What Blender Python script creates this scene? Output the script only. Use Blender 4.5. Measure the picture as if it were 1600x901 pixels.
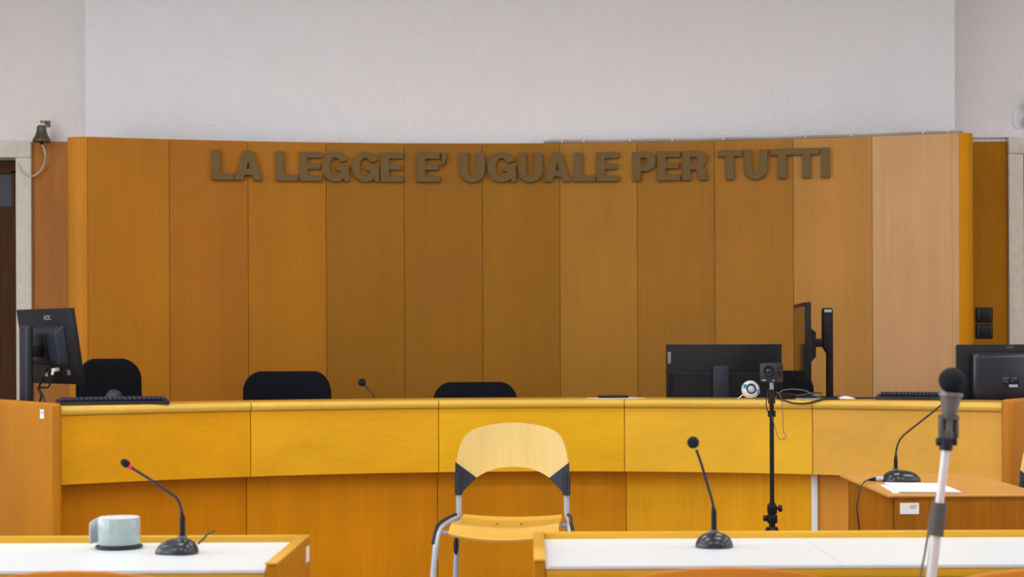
import bpy, bmesh, math, random
from mathutils import Vector, Matrix
random.seed(7)
PI = math.pi
for o in list(bpy.data.objects): bpy.data.objects.remove(o)
scene = bpy.context.scene
COL = scene.collection

# ------------------------------------------------------------------ camera
F, VX, VY, HC, ROLL = 2600.0, 830.0, 538.0, 1.2, 0.0040   # focal length (px), vanishing point, eye height (m), roll
cam_d = bpy.data.cameras.new('camera'); cam = bpy.data.objects.new('camera', cam_d); COL.objects.link(cam)
cam_d.sensor_width = 36.0; cam_d.lens = F * 36.0 / 1600.0
cam_d.shift_x = -(VX - 800.0) / 1600.0; cam_d.shift_y = (VY - 450.5) / 1600.0
cam.matrix_world = Matrix.Translation((0, 0, HC)) @ Matrix.Rotation(PI / 2, 4, 'X') @ Matrix.Rotation(-ROLL, 4, 'Z')
cam_d.dof.use_dof = True; cam_d.dof.focus_distance = 7.6; cam_d.dof.aperture_fstop = 7.5
cam_d.clip_start = 0.05; cam_d.clip_end = 60
scene.camera = cam

# ------------------------------------------------------------------ colour management, world, lights
vs = scene.view_settings
scene.display_settings.display_device = 'sRGB'
vs.view_transform = 'Standard'; vs.look = 'None'; vs.exposure = -0.17; vs.gamma = 1.0; vs.use_curve_mapping = False
w = bpy.data.worlds.new('world'); scene.world = w; w.use_nodes = True
w.node_tree.nodes['Background'].inputs[0].default_value = (0.75, 0.85, 1.0, 1)
w.node_tree.nodes['Background'].inputs[1].default_value = 0.4

def area(name, loc, rot, sx, sy, power, col):
    d = bpy.data.lights.new(name, 'AREA'); d.shape = 'RECTANGLE'; d.size = sx; d.size_y = sy
    d.energy = power; d.color = col
    o = bpy.data.objects.new(name, d); COL.objects.link(o); o.location = loc; o.rotation_euler = rot
    return o
CEIL = 3.6
LAMPS = [(x, y) for y in (1.2, 3.7, 6.2) for x in (-3.7, -1.25, 1.25, 3.7)]  # outermost columns are added to brighten the side walls
LAMP_W = 24.0
for i, (x, y) in enumerate(LAMPS):
    area('ceiling_lamp_and_fill_light', (x, y, CEIL - 0.085), (0, 0, 0), 1.15, 0.5, LAMP_W, (1.0, 0.965, 0.955))
WIN_Y = (1.0, 3.3, 5.6)
for y in WIN_Y:
    area('window_and_fill_light', (-4.55, y, 1.95), (0, -PI / 2, 0), 1.7, 1.5, 50.0, (0.86, 0.92, 1.0))
for y in WIN_Y:  # added fill from unseen right-hand windows, brightens the right side
    area('window_and_fill_light', (4.55, y, 1.95), (0, PI / 2, 0), 1.7, 1.5, 14.0, (0.86, 0.92, 1.0))
area('rear_window_daylight', (0.0, -3.9, 2.2), (PI / 2, 0, 0), 5.0, 1.8, 45.0, (0.92, 0.95, 1.0))

# ------------------------------------------------------------------ helpers
def P(x, y, s):
    """a point of the photograph seen at s pixels per metre -> world position"""
    dx, dy = x - VX, y - VY
    return Vector(((dx - ROLL * dy) / s, F / s, HC - (dy + ROLL * dx) / s))

class MB:
    def __init__(self): self.bm = bmesh.new()
    def add(self, b2, mat=None):
        if mat is not None: b2.transform(mat)
        me = bpy.data.meshes.new('tmp'); b2.to_mesh(me); b2.free()
        self.bm.from_mesh(me); bpy.data.meshes.remove(me); return self
    def box(self, c, s, bev=0.0, seg=2, mat=None, taper=None):
        b = bmesh.new(); bmesh.ops.create_cube(b, size=1.0)
        for v in b.verts: v.co = Vector((v.co.x * s[0], v.co.y * s[1], v.co.z * s[2]))
        if bev > 0: bmesh.ops.bevel(b, geom=list(b.edges), offset=bev, segments=seg, profile=0.5, affect='EDGES')
        M = Matrix.Translation(c)
        if mat is not None: M = M @ mat
        return self.add(b, M)
    def cyl(self, p0, p1, r0, r1=None, n=20):
        p0, p1 = Vector(p0), Vector(p1); r1 = r0 if r1 is None else r1
        d = p1 - p0; b = bmesh.new()
        bmesh.ops.create_cone(b, cap_ends=True, segments=n, radius1=r0, radius2=r1, depth=d.length)
        q = Vector((0, 0, 1)).rotation_difference(d.normalized()).to_matrix().to_4x4()
        return self.add(b, Matrix.Translation((p0 + p1) / 2) @ q)
    def ball(self, c, r, sc=(1, 1, 1), n=20, mat=None):
        b = bmesh.new(); bmesh.ops.create_uvsphere(b, u_segments=n, v_segments=max(8, n // 2), radius=r)
        M = Matrix.Translation(c)
        if mat is not None: M = M @ mat
        return self.add(b, M @ Matrix.Diagonal((sc[0], sc[1], sc[2], 1)))
    def tube(self, pts, r, n=10, sub=6, closed=False):
        pts = [Vector(p) for p in pts]
        if sub > 1 and len(pts) > 2:
            q = []
            for i in range(len(pts) - 1):
                a = pts[max(i - 1, 0)]; b_ = pts[i]; c = pts[i + 1]; d = pts[min(i + 2, len(pts) - 1)]
                for k in range(sub):
                    t = k / sub
                    q.append(0.5 * ((2 * b_) + (c - a) * t + (2 * a - 5 * b_ + 4 * c - d) * t * t + (3 * b_ - a - 3 * c + d) * t ** 3))
            q.append(pts[-1]); pts = q
        b = bmesh.new(); rings = []
        up = Vector((0, 0, 1)); prev = None
        for i, p in enumerate(pts):
            t = (pts[min(i + 1, len(pts) - 1)] - pts[max(i - 1, 0)]).normalized()
            if prev is None:
                nrm = t.cross(up) if abs(t.dot(up)) < 0.95 else t.cross(Vector((1, 0, 0)))
            else:
                nrm = prev - t * prev.dot(t)
            nrm.normalize(); prev = nrm; bi = t.cross(nrm)
            rr = r(i / (len(pts) - 1)) if callable(r) else r
            rings.append([b.verts.new(p + (nrm * math.cos(2 * PI * k / n) + bi * math.sin(2 * PI * k / n)) * rr) for k in range(n)])
        for i in range(len(rings) - 1):
            for k in range(n):
                b.faces.new((rings[i][k], rings[i][(k + 1) % n], rings[i + 1][(k + 1) % n], rings[i + 1][k]))
        b.faces.new(rings[0][::-1]); b.faces.new(rings[-1])
        bmesh.ops.recalc_face_normals(b, faces=b.faces)
        return self.add(b)
    def lathe(self, prof, mat=None, n=32):
        b = bmesh.new(); rings = []
        for r, z in prof:
            if r < 1e-5: rings.append([b.verts.new((0, 0, z))])
            else: rings.append([b.verts.new((r * math.cos(2 * PI * k / n), r * math.sin(2 * PI * k / n), z)) for k in range(n)])
        for A, B_ in zip(rings[:-1], rings[1:]):
            for k in range(n):
                a0, a1 = A[k % len(A)], A[(k + 1) % len(A)]; b0, b1 = B_[k % len(B_)], B_[(k + 1) % len(B_)]
                vs_ = []
                for v in (a0, a1, b1, b0):
                    if v not in vs_: vs_.append(v)
                if len(vs_) > 2: b.faces.new(vs_)
        bmesh.ops.recalc_face_normals(b, faces=b.faces)
        return self.add(b, mat)
    def prism(self, poly, h, mat=None, bev=0.0):
        """poly in XY, extruded 0..h along Z"""
        b = bmesh.new(); vv = [b.verts.new((x, y, 0)) for x, y in poly]
        f = b.faces.new(vv)
        e = bmesh.ops.extrude_face_region(b, geom=[f])
        for g in e['geom']:
            if isinstance(g, bmesh.types.BMVert): g.co.z += h
        bmesh.ops.recalc_face_normals(b, faces=b.faces)
        if bev > 0:
            ed = [x for x in b.edges if abs(x.verts[0].co.z - x.verts[1].co.z) < 1e-7]
            bmesh.ops.bevel(b, geom=ed, offset=bev, segments=2, profile=0.5, affect='EDGES')
        return self.add(b, mat)
    def sweep(self, prof, t0, t1, cx, cy, n=16):
        """closed (radius, z) profile swept round a vertical axis; angle measured from +Y towards +X"""
        b = bmesh.new(); rings = []
        for i in range(n + 1):
            t = t0 + (t1 - t0) * i / n
            rings.append([b.verts.new((cx + r * math.sin(t), cy + r * math.cos(t), z)) for r, z in prof])
        m = len(prof)
        for i in range(n):
            for k in range(m):
                b.faces.new((rings[i][k], rings[i][(k + 1) % m], rings[i + 1][(k + 1) % m], rings[i + 1][k]))
        b.faces.new(rings[0]); b.faces.new(rings[-1][::-1])
        bmesh.ops.recalc_face_normals(b, faces=b.faces)
        return self.add(b)
    def shell(self, fn, nu, nv, th, nrm=None):
        """thickened sheet from fn(u, v) with u, v in 0..1"""
        b = bmesh.new(); G = [[Vector(fn(i / nu, j / nv)) for j in range(nv + 1)] for i in range(nu + 1)]
        def N(i, j):
            a = G[min(i + 1, nu)][j] - G[max(i - 1, 0)][j]; c = G[i][min(j + 1, nv)] - G[i][max(j - 1, 0)]
            n_ = a.cross(c); return n_.normalized() if n_.length > 1e-9 else Vector((0, 0, 1))
        T = [[b.verts.new(G[i][j] + N(i, j) * th / 2) for j in range(nv + 1)] for i in range(nu + 1)]
        S = [[b.verts.new(G[i][j] - N(i, j) * th / 2) for j in range(nv + 1)] for i in range(nu + 1)]
        for i in range(nu):
            for j in range(nv):
                b.faces.new((T[i][j], T[i + 1][j], T[i + 1][j + 1], T[i][j + 1]))
                b.faces.new((S[i][j], S[i][j + 1], S[i + 1][j + 1], S[i + 1][j]))
        for i in range(nu):
            b.faces.new((T[i][0], S[i][0], S[i + 1][0], T[i + 1][0])); b.faces.new((T[i][nv], T[i + 1][nv], S[i + 1][nv], S[i][nv]))
        for j in range(nv):
            b.faces.new((T[0][j], T[0][j + 1], S[0][j + 1], S[0][j])); b.faces.new((T[nu][j], S[nu][j], S[nu][j + 1], T[nu][j + 1]))
        bmesh.ops.recalc_face_normals(b, faces=b.faces)
        return self.add(b)
    def xf(self, M): self.bm.transform(M); return self
    def build(self, name, mat, parent=None, loc=None, label=None, smooth=35):
        me = bpy.data.meshes.new(name)
        if loc is not None: self.bm.transform(Matrix.Translation(-Vector(loc)))
        self.bm.to_mesh(me); self.bm.free()
        me.polygons.foreach_set('use_smooth', [True] * len(me.polygons)); me.set_sharp_from_angle(angle=math.radians(smooth))
        me.materials.append(mat)
        o = bpy.data.objects.new(name, me); COL.objects.link(o)
        if parent is not None: o.parent = parent
        elif loc is not None: o.location = loc
        if label: o['label'] = label
        return o

def tag(o, label=None, cat=None, group=None, kind=None):
    for k, v in (('label', label), ('category', cat), ('group', group), ('kind', kind)):
        if v: o[k] = v
    return o
def thing(name, label, cat, loc=(0, 0, 0), rz=0.0, group=None):
    o = bpy.data.objects.new(name, None); COL.objects.link(o); o.empty_display_size = 0.05
    o.location = loc; o.rotation_euler = (0, 0, rz)
    return tag(o, label, cat, group)
def struct(o): o['kind'] = 'structure'; return o
def copy_tree(o, parent=None):
    c = o.copy(); COL.objects.link(c)
    if parent is not None: c.parent = parent
    for ch in [x for x in bpy.data.objects if x.parent == o]: copy_tree(ch, c)
    return c
def curve_mesh(splines, ext, bev=0.0):
    cu = bpy.data.curves.new('c', 'CURVE'); cu.dimensions = '2D'; cu.fill_mode = 'BOTH'; cu.extrude = ext; cu.bevel_depth = bev; cu.bevel_resolution = 1
    for pts in splines:
        sp = cu.splines.new('POLY'); sp.points.add(len(pts) - 1)
        for p, (x, y) in zip(sp.points, pts): p.co = (x, y, 0, 1)
        sp.use_cyclic_u = True
    ob = bpy.data.objects.new('c', cu); me = bpy.data.meshes.new_from_object(ob)
    bpy.data.objects.remove(ob); bpy.data.curves.remove(cu); return me
def text_part(txt, size, mat, parent, M, name='lettering', ext=0.0004, sx=1.0):
    cu = bpy.data.curves.new('t', 'FONT'); cu.body = txt; cu.size = size; cu.extrude = ext; cu.align_x = 'CENTER'; cu.align_y = 'CENTER'
    ob = bpy.data.objects.new('t', cu); me = bpy.data.meshes.new_from_object(ob)
    bpy.data.objects.remove(ob); bpy.data.curves.remove(cu)
    me.transform(M @ Matrix.Diagonal((sx, 1, 1, 1))); me.materials.append(mat); me.name = name
    o = bpy.data.objects.new(name, me); COL.objects.link(o); o.parent = parent; return o
RX90 = Matrix.Rotation(PI / 2, 4, 'X')          # writing in XY -> upright, read from -Y

# ------------------------------------------------------------------ materials
def srgb(r, g, b):
    f = lambda c: (c / 255 / 12.92) if c / 255 <= 0.04045 else ((c / 255 + 0.055) / 1.055) ** 2.4
    return (f(r), f(g), f(b), 1.0)
def newmat(name):
    m = bpy.data.materials.new(name); m.use_nodes = True; nt = m.node_tree
    return m, nt, nt.nodes['Principled BSDF']
def plain(name, col, rough=0.5, metal=0.0, coat=0.0, var=0.06, scale=30.0, bump=0.0, bscale=200.0, spec=0.5, trans=0.0, sheen=0.0):
    m, nt, p = newmat(name); N, L = nt.nodes, nt.links
    tc = N.new('ShaderNodeTexCoord'); no = N.new('ShaderNodeTexNoise'); no.inputs['Scale'].default_value = scale; no.inputs['Detail'].default_value = 4
    L.new(tc.outputs['Object'], no.inputs['Vector'])
    mx = N.new('ShaderNodeMix'); mx.data_type = 'RGBA'
    mx.inputs[6].default_value = tuple(c * (1 - var) for c in col[:3]) + (1,); mx.inputs[7].default_value = tuple(min(1, c * (1 + var)) for c in col[:3]) + (1,)
    L.new(no.outputs['Fac'], mx.inputs[0]); L.new(mx.outputs[2], p.inputs['Base Color'])
    p.inputs['Roughness'].default_value = rough; p.inputs['Metallic'].default_value = metal
    p.inputs['Coat Weight'].default_value = coat; p.inputs['Coat Roughness'].default_value = 0.15
    p.inputs['Specular IOR Level'].default_value = spec; p.inputs['Transmission Weight'].default_value = trans
    if sheen: p.inputs['Sheen Weight'].default_value = sheen
    if bump > 0:
        n2 = N.new('ShaderNodeTexNoise'); n2.inputs['Scale'].default_value = bscale; n2.inputs['Detail'].default_value = 3
        L.new(tc.outputs['Object'], n2.inputs['Vector'])
        bp = N.new('ShaderNodeBump'); bp.inputs['Strength'].default_value = bump; bp.inputs['Distance'].default_value = 0.010 if bscale < 100 else 0.004
        L.new(n2.outputs['Fac'], bp.inputs['Height']); L.new(bp.outputs['Normal'], p.inputs['Normal'])
    return m
def wood(name, base, axis='Z', contrast=0.16, rough=0.42, coat=0.25, coarse=5.0, fine=90.0, figure=0.0, offset=0.0, spec=0.4):
    """veneer: long grain along the axis, a broad mottling and fine pores"""
    m, nt, p = newmat(name); N, L = nt.nodes, nt.links
    tc = N.new('ShaderNodeTexCoord')
    def mp(sc_across, sc_along):
        k = N.new('ShaderNodeMapping'); s = [sc_across] * 3; s['XYZ'.index(axis)] = sc_along
        k.inputs['Scale'].default_value = s; k.inputs['Location'].default_value = (offset, offset * 0.7, offset * 1.3)
        L.new(tc.outputs['Object'], k.inputs['Vector']); return k
    a = N.new('ShaderNodeTexNoise'); a.inputs['Scale'].default_value = 1; a.inputs['Detail'].default_value = 6; a.inputs['Distortion'].default_value = 0.6 + figure
    L.new(mp(coarse, coarse * 0.09).outputs[0], a.inputs['Vector'])
    b = N.new('ShaderNodeTexNoise'); b.inputs['Scale'].default_value = 1; b.inputs['Detail'].default_value = 5
    L.new(mp(fine, fine * 0.05).outputs[0], b.inputs['Vector'])
    c = N.new('ShaderNodeTexNoise'); c.inputs['Scale'].default_value = 1.7; c.inputs['Detail'].default_value = 2
    L.new(tc.outputs['Object'], c.inputs['Vector'])
    def mul(fac_out, lo, hi):
        r = N.new('ShaderNodeMapRange'); r.inputs['From Min'].default_value = 0.3; r.inputs['From Max'].default_value = 0.7
        r.inputs['To Min'].default_value = lo; r.inputs['To Max'].default_value = hi; L.new(fac_out, r.inputs[0]); return r.outputs[0]
    x1 = N.new('ShaderNodeMath'); x1.operation = 'MULTIPLY'; L.new(mul(a.outputs['Fac'], 1 - contrast, 1 + contrast), x1.inputs[0]); L.new(mul(b.outputs['Fac'], 1 - contrast * 0.55, 1 + contrast * 0.55), x1.inputs[1])
    x2 = N.new('ShaderNodeMath'); x2.operation = 'MULTIPLY'; L.new(x1.outputs[0], x2.inputs[0]); L.new(mul(c.outputs['Fac'], 0.94, 1.06), x2.inputs[1])
    vm = N.new('ShaderNodeVectorMath'); vm.operation = 'SCALE'; vm.inputs[0].default_value = base[:3]; L.new(x2.outputs[0], vm.inputs['Scale'])
    L.new(vm.outputs[0], p.inputs['Base Color'])
    p.inputs['Roughness'].default_value = rough; p.inputs['Coat Weight'].default_value = coat; p.inputs['Coat Roughness'].default_value = 0.22; p.inputs['Specular IOR Level'].default_value = spec
    bp = N.new('ShaderNodeBump'); bp.inputs['Strength'].default_value = 0.08; bp.inputs['Distance'].default_value = 0.001
    L.new(b.outputs['Fac'], bp.inputs['Height']); L.new(bp.outputs['Normal'], p.inputs['Normal'])
    return m
#TONE0
TONE = {
    'wall0': (172.5, 109.0, 2.6),
    'wall1': (164.3, 101.4, 5.2),
    'wall2': (167.5, 107.4, 2.6),
    'wall3': (151.2, 99.1, 5.7),
    'wall4': (147.5, 96.4, 9.0),
    'wall5': (151.4, 100.9, 9.5),
    'wall6': (165.2, 114.7, 30.9),
    'wall7': (156.4, 105.3, 26.2),
    'wall8': (164.7, 111.2, 30.3),
    'wall9': (182.6, 129.9, 60.5),
    'wall10': (200.6, 155.6, 108.4),
    'upper0': (220.9, 155.2, 2.6),
    'upper1': (228.1, 167.4, 23.7),
    'upper2': (227.8, 172.8, 23.3),
    'upper3': (231.3, 178.2, 44.2),
    'upper4': (224.8, 169.9, 68.4),
    'lower0': (201.7, 126.1, 2.6),
    'lower1': (210.1, 134.7, 8.2),
    'lower2': (209.1, 135.7, 15.6),
    'lower3': (233.5, 166.9, 26.2),
    'lower4': (213.1, 144.9, 53.9),
    'plaster': (235, 235, 240),
    'plaster_side': (238, 236, 236),
    'marble': (213.6, 209.1, 196.1),
    'edge_l': (192.1, 125.6, 36.5),
    'edge_r': (200.4, 131.8, 7.7),
    'strip_l': (174.1, 115.0, 57.3),
    'strip_r': (165.0, 108.1, 3.2),
    'ledge': (225.8, 180.6, 64.2),
    'endpanel': (182.2, 114.7, 2.6),
    'desk_wood': (215.5, 161.7, 19.0),
    'desk_side': (182.8, 114.2, 2.6),
    'table_top': (213.0, 153.0, 67.6),
    'table_body': (153.5, 92.1, 15.3),
    'ply': (239.8, 211.2, 135.0),
    'ply_seat': (228.0, 178.1, 76.7),
    'ply_brown': (235.7, 142.3, 28.5),
    'white': (221.3, 227.6, 231.3),
    'tape': (160.0, 178.8, 180.0),
}
#TONE1
M = {}
M['plaster'] = plain('rough white plaster', srgb(*TONE['plaster']), 0.9, var=0.03, scale=6, bump=0.8, bscale=60, spec=0.2)
M['plaster_side'] = plain('rough off-white plaster', srgb(*TONE['plaster_side']), 0.9, var=0.03, scale=6, bump=0.8, bscale=60, spec=0.2)
M['marble'] = plain('pale speckled marble', srgb(*TONE['marble']), 0.45, var=0.16, scale=28, bump=0.05)
M['floor'] = plain('grey stone floor', srgb(150, 140, 128), 0.4, var=0.1, scale=9)
M['ceiling'] = plain('white ceiling', srgb(225, 225, 222), 0.9)
M['black'] = plain('black plastic', srgb(14, 14, 20), 0.45, var=0.12, bump=0.1, bscale=600, spec=0.3)
M['black_gloss'] = plain('glossy black plastic', srgb(16, 22, 34), 0.3, coat=0.25, var=0.05)
M['navy_plastic'] = plain('dark slate blue plastic', srgb(38, 48, 66), 0.45, var=0.08, spec=0.4)
M['grey_plastic'] = plain('charcoal grey plastic', srgb(30, 34, 48), 0.42, var=0.08, spec=0.4)
M['fabric'] = plain('black woven upholstery', srgb(17, 20, 28), 0.95, var=0.25, scale=400, bump=0.3, bscale=900, spec=0.15)
M['silver'] = plain('silver painted steel', srgb(186, 196, 212), 0.32, metal=0.1, var=0.03)
M['chrome'] = plain('brushed aluminium tube', srgb(226, 226, 230), 0.28, metal=0.15, var=0.02)
M['bronze'] = plain('dull bronze', srgb(108, 86, 48), 0.5, metal=0.2, var=0.2, scale=9, bump=0.05, spec=0.3)
M['bell'] = plain('aged brass', srgb(106, 96, 74), 0.42, metal=0.7, var=0.25, scale=60)
M['white'] = plain('white laminate', srgb(*TONE['white']), 0.35, var=0.015, coat=0.1)
M['white_plastic'] = plain('white plastic', srgb(226, 228, 232), 0.3, var=0.02)
M['paper'] = plain('white paper', srgb(238, 238, 240), 0.8, var=0.02)
M['blue'] = plain('bright blue plastic', srgb(20, 140, 190), 0.35)
M['red'] = plain('red ring', srgb(205, 60, 35), 0.4)
M['foam'] = plain('dark foam', srgb(32, 36, 42), 0.9, var=0.3, scale=500, bump=0.5, bscale=700, spec=0.2)
M['stand_grey'] = plain('warm grey rubber', srgb(84, 84, 82), 0.6, var=0.05)
M['mesh_grey'] = plain('grey metal', srgb(120, 120, 120), 0.4, metal=0.5)
M['cord_white'] = plain('off-white cord', srgb(205, 200, 190), 0.7)
M['cord_black'] = plain('black cable', srgb(18, 18, 22), 0.5)
M['cord_grey'] = plain('grey cable', srgb(110, 105, 102), 0.6)
M['trunking'] = plain('grey plastic trunking', srgb(150, 152, 152), 0.5)
M['print'] = plain('pale grey print', srgb(165, 168, 175), 0.6)
M['print_dark'] = plain('grey print', srgb(150, 156, 170), 0.6)
M['screen'] = plain('dark glass screen', srgb(12, 10, 10), 0.12, coat=0.3)
M['tape'] = plain('pale green translucent film', srgb(*TONE['tape']), 0.25, coat=0.4, var=0.12, scale=25)
M['door'] = wood('dark brown door wood', srgb(74, 44, 24), 'Z', 0.25, 0.6, 0.0, spec=0.15)
M['door_glass'] = plain('dark door glass', srgb(26, 24, 40), 0.3, spec=0.3)
# veneers of the curved wall, left to right (sheets differ in tone; the two palest also have window sheen in their colour)
WALLV = [wood('wall veneer tone %d' % i, srgb(*TONE['wall%d' % i]), 'Z', 0.07, 0.5, 0.0, 3.0, 55, offset=i * 3.1, spec=0.25) for i in range(11)]
M['edge_l'] = wood('honey solid wood edge', srgb(*TONE['edge_l']), 'Z', 0.08, 0.42, 0.0, spec=0.1)
M['edge_r'] = wood('amber solid wood edge', srgb(*TONE['edge_r']), 'Z', 0.08, 0.42, 0.0, spec=0.1)
M['strip_l'] = wood('brown wall boarding', srgb(*TONE['strip_l']), 'Z', 0.12, 0.5, 0.0, spec=0.1)
M['strip_r'] = wood('amber wall boarding', srgb(*TONE['strip_r']), 'Z', 0.12, 0.5, 0.0, spec=0.1)
UPV = [wood('bench upper veneer %d' % i, srgb(*TONE['upper%d' % i]), 'X', 0.07, 0.42, 0.05, 4, 60, figure=0.4, offset=i * 5.3, spec=0.2) for i in range(5)]
LOV = [wood('bench lower veneer %d' % i, srgb(*TONE['lower%d' % i]), 'Z', 0.08, 0.45, 0.0, 4, 60, offset=i * 4.7, spec=0.12) for i in range(5)]
M['ledge'] = wood('honey solid wood nosing', srgb(*TONE['ledge']), 'X', 0.08, 0.3, 0.8)
M['endpanel'] = wood('worn oak end board', srgb(*TONE['endpanel']), 'Z', 0.1, 0.45, 0.05, 5, spec=0.25)
M['desk_wood'] = wood('golden desk wood', srgb(*TONE['desk_wood']), 'X', 0.08, 0.35, 0.3)
M['desk_side'] = wood('amber desk side wood', srgb(*TONE['desk_side']), 'X', 0.1, 0.45, 0.0, spec=0.2)
M['table_top'] = wood('warm table top wood', srgb(*TONE['table_top']), 'X', 0.09, 0.35, 0.3, 5, 60, figure=0.4)
M['table_body'] = wood('russet table body wood', srgb(*TONE['table_body']), 'Z', 0.22, 0.5, 0.0, 9, spec=0.1, figure=0.5)
M['ply'] = wood('pale varnished plywood', srgb(*TONE['ply']), 'Z', 0.05, 0.22, 0.6, 5, 60, figure=0.5)
M['ply_seat'] = wood('golden varnished plywood seat', srgb(*TONE['ply_seat']), 'X', 0.06, 0.28, 0.5, 5, 60, figure=0.5)
M['ply_brown'] = wood('honey brown plywood', srgb(*TONE['ply_brown']), 'X', 0.07, 0.3, 0.4, 5, 60)
M['window_frame'] = plain('white window frame', srgb(225, 225, 225), 0.5)
M['diffuser'] = plain('lamp diffuser', srgb(245, 245, 240), 0.5)
pd = M['diffuser'].node_tree.nodes['Principled BSDF']; pd.inputs['Emission Color'].default_value = (1, 0.97, 0.92, 1); pd.inputs['Emission Strength'].default_value = 2.0
mg, ntg, pg = newmat('window glass'); pg.inputs['Transmission Weight'].default_value = 1.0; pg.inputs['Roughness'].default_value = 0.02; M['glass'] = mg

# ------------------------------------------------------------------ room shell
XL, XR, YB, YS, YC = -4.7, 4.7, -4.0, 9.4, 9.2     # side walls, rear wall, door wall, projecting centre wall
BCX, BCY, BR = 0.0, 4.18, 3.25                     # bench circle
WCX, WCY, WR = -0.06, 1.92, 7.2                    # curved panelling circle
DAIS = 0.12
b = MB().box(((XL + XR) / 2, (YB + YS) / 2, -0.05), (XR - XL + 0.4, YS - YB + 0.6, 0.1))
b.sweep([(3.37, 0), (4.72, 0), (4.72, DAIS), (3.37, DAIS)], -0.632, 0.632, BCX, BCY, 24)
struct(b.build('floor', M['floor']))
struct(MB().box(((XL + XR) / 2, (YB + YS) / 2, CEIL + 0.05), (XR - XL + 0.4, YS - YB + 0.6, 0.1)).build('ceiling', M['ceiling']))
DX0, DX1 = -3.85, P(29, 400, F / YS).x             # left door opening
EX0, EX1 = P(1596, 400, F / YS).x, 3.72            # right door opening
DZ = 2.262
b = MB()
for x0, x1, z0, z1 in ((XL, DX0, 0, CEIL), (DX0, DX1, DZ, CEIL), (DX1, EX0, 0, CEIL), (EX0, EX1, DZ, CEIL), (EX1, XR, 0, CEIL)):
    b.box(((x0 + x1) / 2, YS + 0.1, (z0 + z1) / 2), (x1 - x0, 0.2, z1 - z0))
struct(b.build('wall_back', M['plaster_side']))
cx0, cx1 = P(133, 100, F / YC).x, P(1492, 100, F / YC).x
struct(MB().box(((cx0 + cx1) / 2, (YC + YS) / 2, CEIL / 2), (cx1 - cx0, YS - YC, CEIL)).build('wall_centre', M['plaster']))
# side walls with three windows each, the right set added for its light
for wx, wn, w0 in ((XL - 0.1, 'wall_left', 1), (XR + 0.1, 'wall_right', 5)):
    b = MB(); ys = [YB - 0.2]
    for y in WIN_Y: ys += [y - 0.75, y + 0.75]
    ys += [YS + 0.2]
    for i in range(0, len(ys), 2): b.box((wx, (ys[i] + ys[i + 1]) / 2, CEIL / 2), (0.2, ys[i + 1] - ys[i], CEIL))
    for y in WIN_Y:
        b.box((wx, y, 0.55), (0.2, 1.5, 1.1)); b.box((wx, y, 3.2), (0.2, 1.5, 0.8))
    struct(b.build(wn, M['plaster_side']))
    for i, y in enumerate(WIN_Y):
        b = MB()
        for dy in (-0.72, 0, 0.72): b.box((wx, y + dy, 1.95), (0.06, 0.06, 1.7))
        for z in (1.13, 2.77): b.box((wx, y, z), (0.06, 1.5, 0.06))
        wo = struct(b.build('window_%d' % (i + w0), M['window_frame']))
        MB().box((wx, y, 1.95), (0.006, 1.4, 1.6)).build('glass_pane', M['glass'], wo)
# rear wall (behind the camera)
b = MB(); b.box((0, YB - 0.1, 0.6), (XR - XL, 0.2, 1.2)); b.box((0, YB - 0.1, 3.4), (XR - XL, 0.2, 0.4))
for s in (-1, 1): b.box((s * 3.65, YB - 0.1, 2.2), (2.1, 0.2, 2.0))
struct(b.build('wall_front', M['plaster_side']))
b = MB()
for x in (-2.57, -1.3, 0, 1.3, 2.57): b.box((x, YB - 0.1, 2.2), (0.06, 0.06, 2.0))
for z in (1.23, 3.17): b.box((0, YB - 0.1, z), (5.2, 0.06, 0.06))
wo = struct(b.build('window_4', M['window_frame'])); MB().box((0, YB - 0.1, 2.2), (5.1, 0.006, 1.9)).build('glass_pane', M['glass'], wo)

# marble door surrounds, doors, wall boarding
SW = 2.353
fl0, fl1 = DX1, P(53, 400, F / YS).x
fr0, fr1 = P(1573, 400, F / YS).x, EX0
for k, (xa, xb, xo0, xo1, idx) in enumerate(((fl0, fl1, DX0, DX1, 1), (fr0, fr1, EX0, EX1, 2))):
    b = MB().box(((xa + xb) / 2, YS - 0.02, DZ / 2), (xb - xa, 0.06, DZ - 0.002), 0.003)
    ox = (xo0 - 0.09, xo0) if idx == 1 else (xo1, xo1 + 0.09)
    b.box((sum(ox) / 2, YS - 0.02, DZ / 2), (0.09, 0.06, DZ - 0.002), 0.003)
    lx0, lx1 = (ox[0], xb) if idx == 1 else (xa, ox[1])
    b.box(((lx0 + lx1) / 2, YS - 0.022, (DZ + SW) / 2), (lx1 - lx0, 0.064, SW - DZ), 0.003)
    struct(b.build('trim_%d' % idx, M['marble']))
    dw = xo1 - xo0; cxd = (xo0 + xo1) / 2
    d = struct(MB().box((cxd, YS + 0.12, 1.0), (dw - 0.01, 0.05, 2.0)).box((cxd, YS + 0.115, 2.225), (dw - 0.01, 0.06, 0.07))
               .box((xo0 + 0.035, YS + 0.115, 2.1), (0.06, 0.06, 0.2)).box((xo1 - 0.035, YS + 0.115, 2.1), (0.06, 0.06, 0.2)).build('door_%d' % idx, M['door']))
    MB().box((cxd, YS + 0.13, 2.095), (dw - 0.12, 0.01, 0.19)).build('transom_pane', M['door_glass'], d)
    b = MB()
    for z in (0.5, 1.45): b.box((cxd, YS + 0.09, z), (dw - 0.3, 0.02, 0.75), 0.008)
    b.build('raised_panel', M['door'], d)
    hx = xo0 + 0.08 if idx == 1 else xo1 - 0.08
    MB().cyl((hx, YS + 0.1, 1.02), (hx, YS + 0.03, 1.02), 0.01).cyl((hx, YS + 0.04, 1.02), (hx + (0.11 if idx == 1 else -0.11), YS + 0.04, 1.02), 0.009).build('door_handle', M['chrome'], d)
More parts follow.
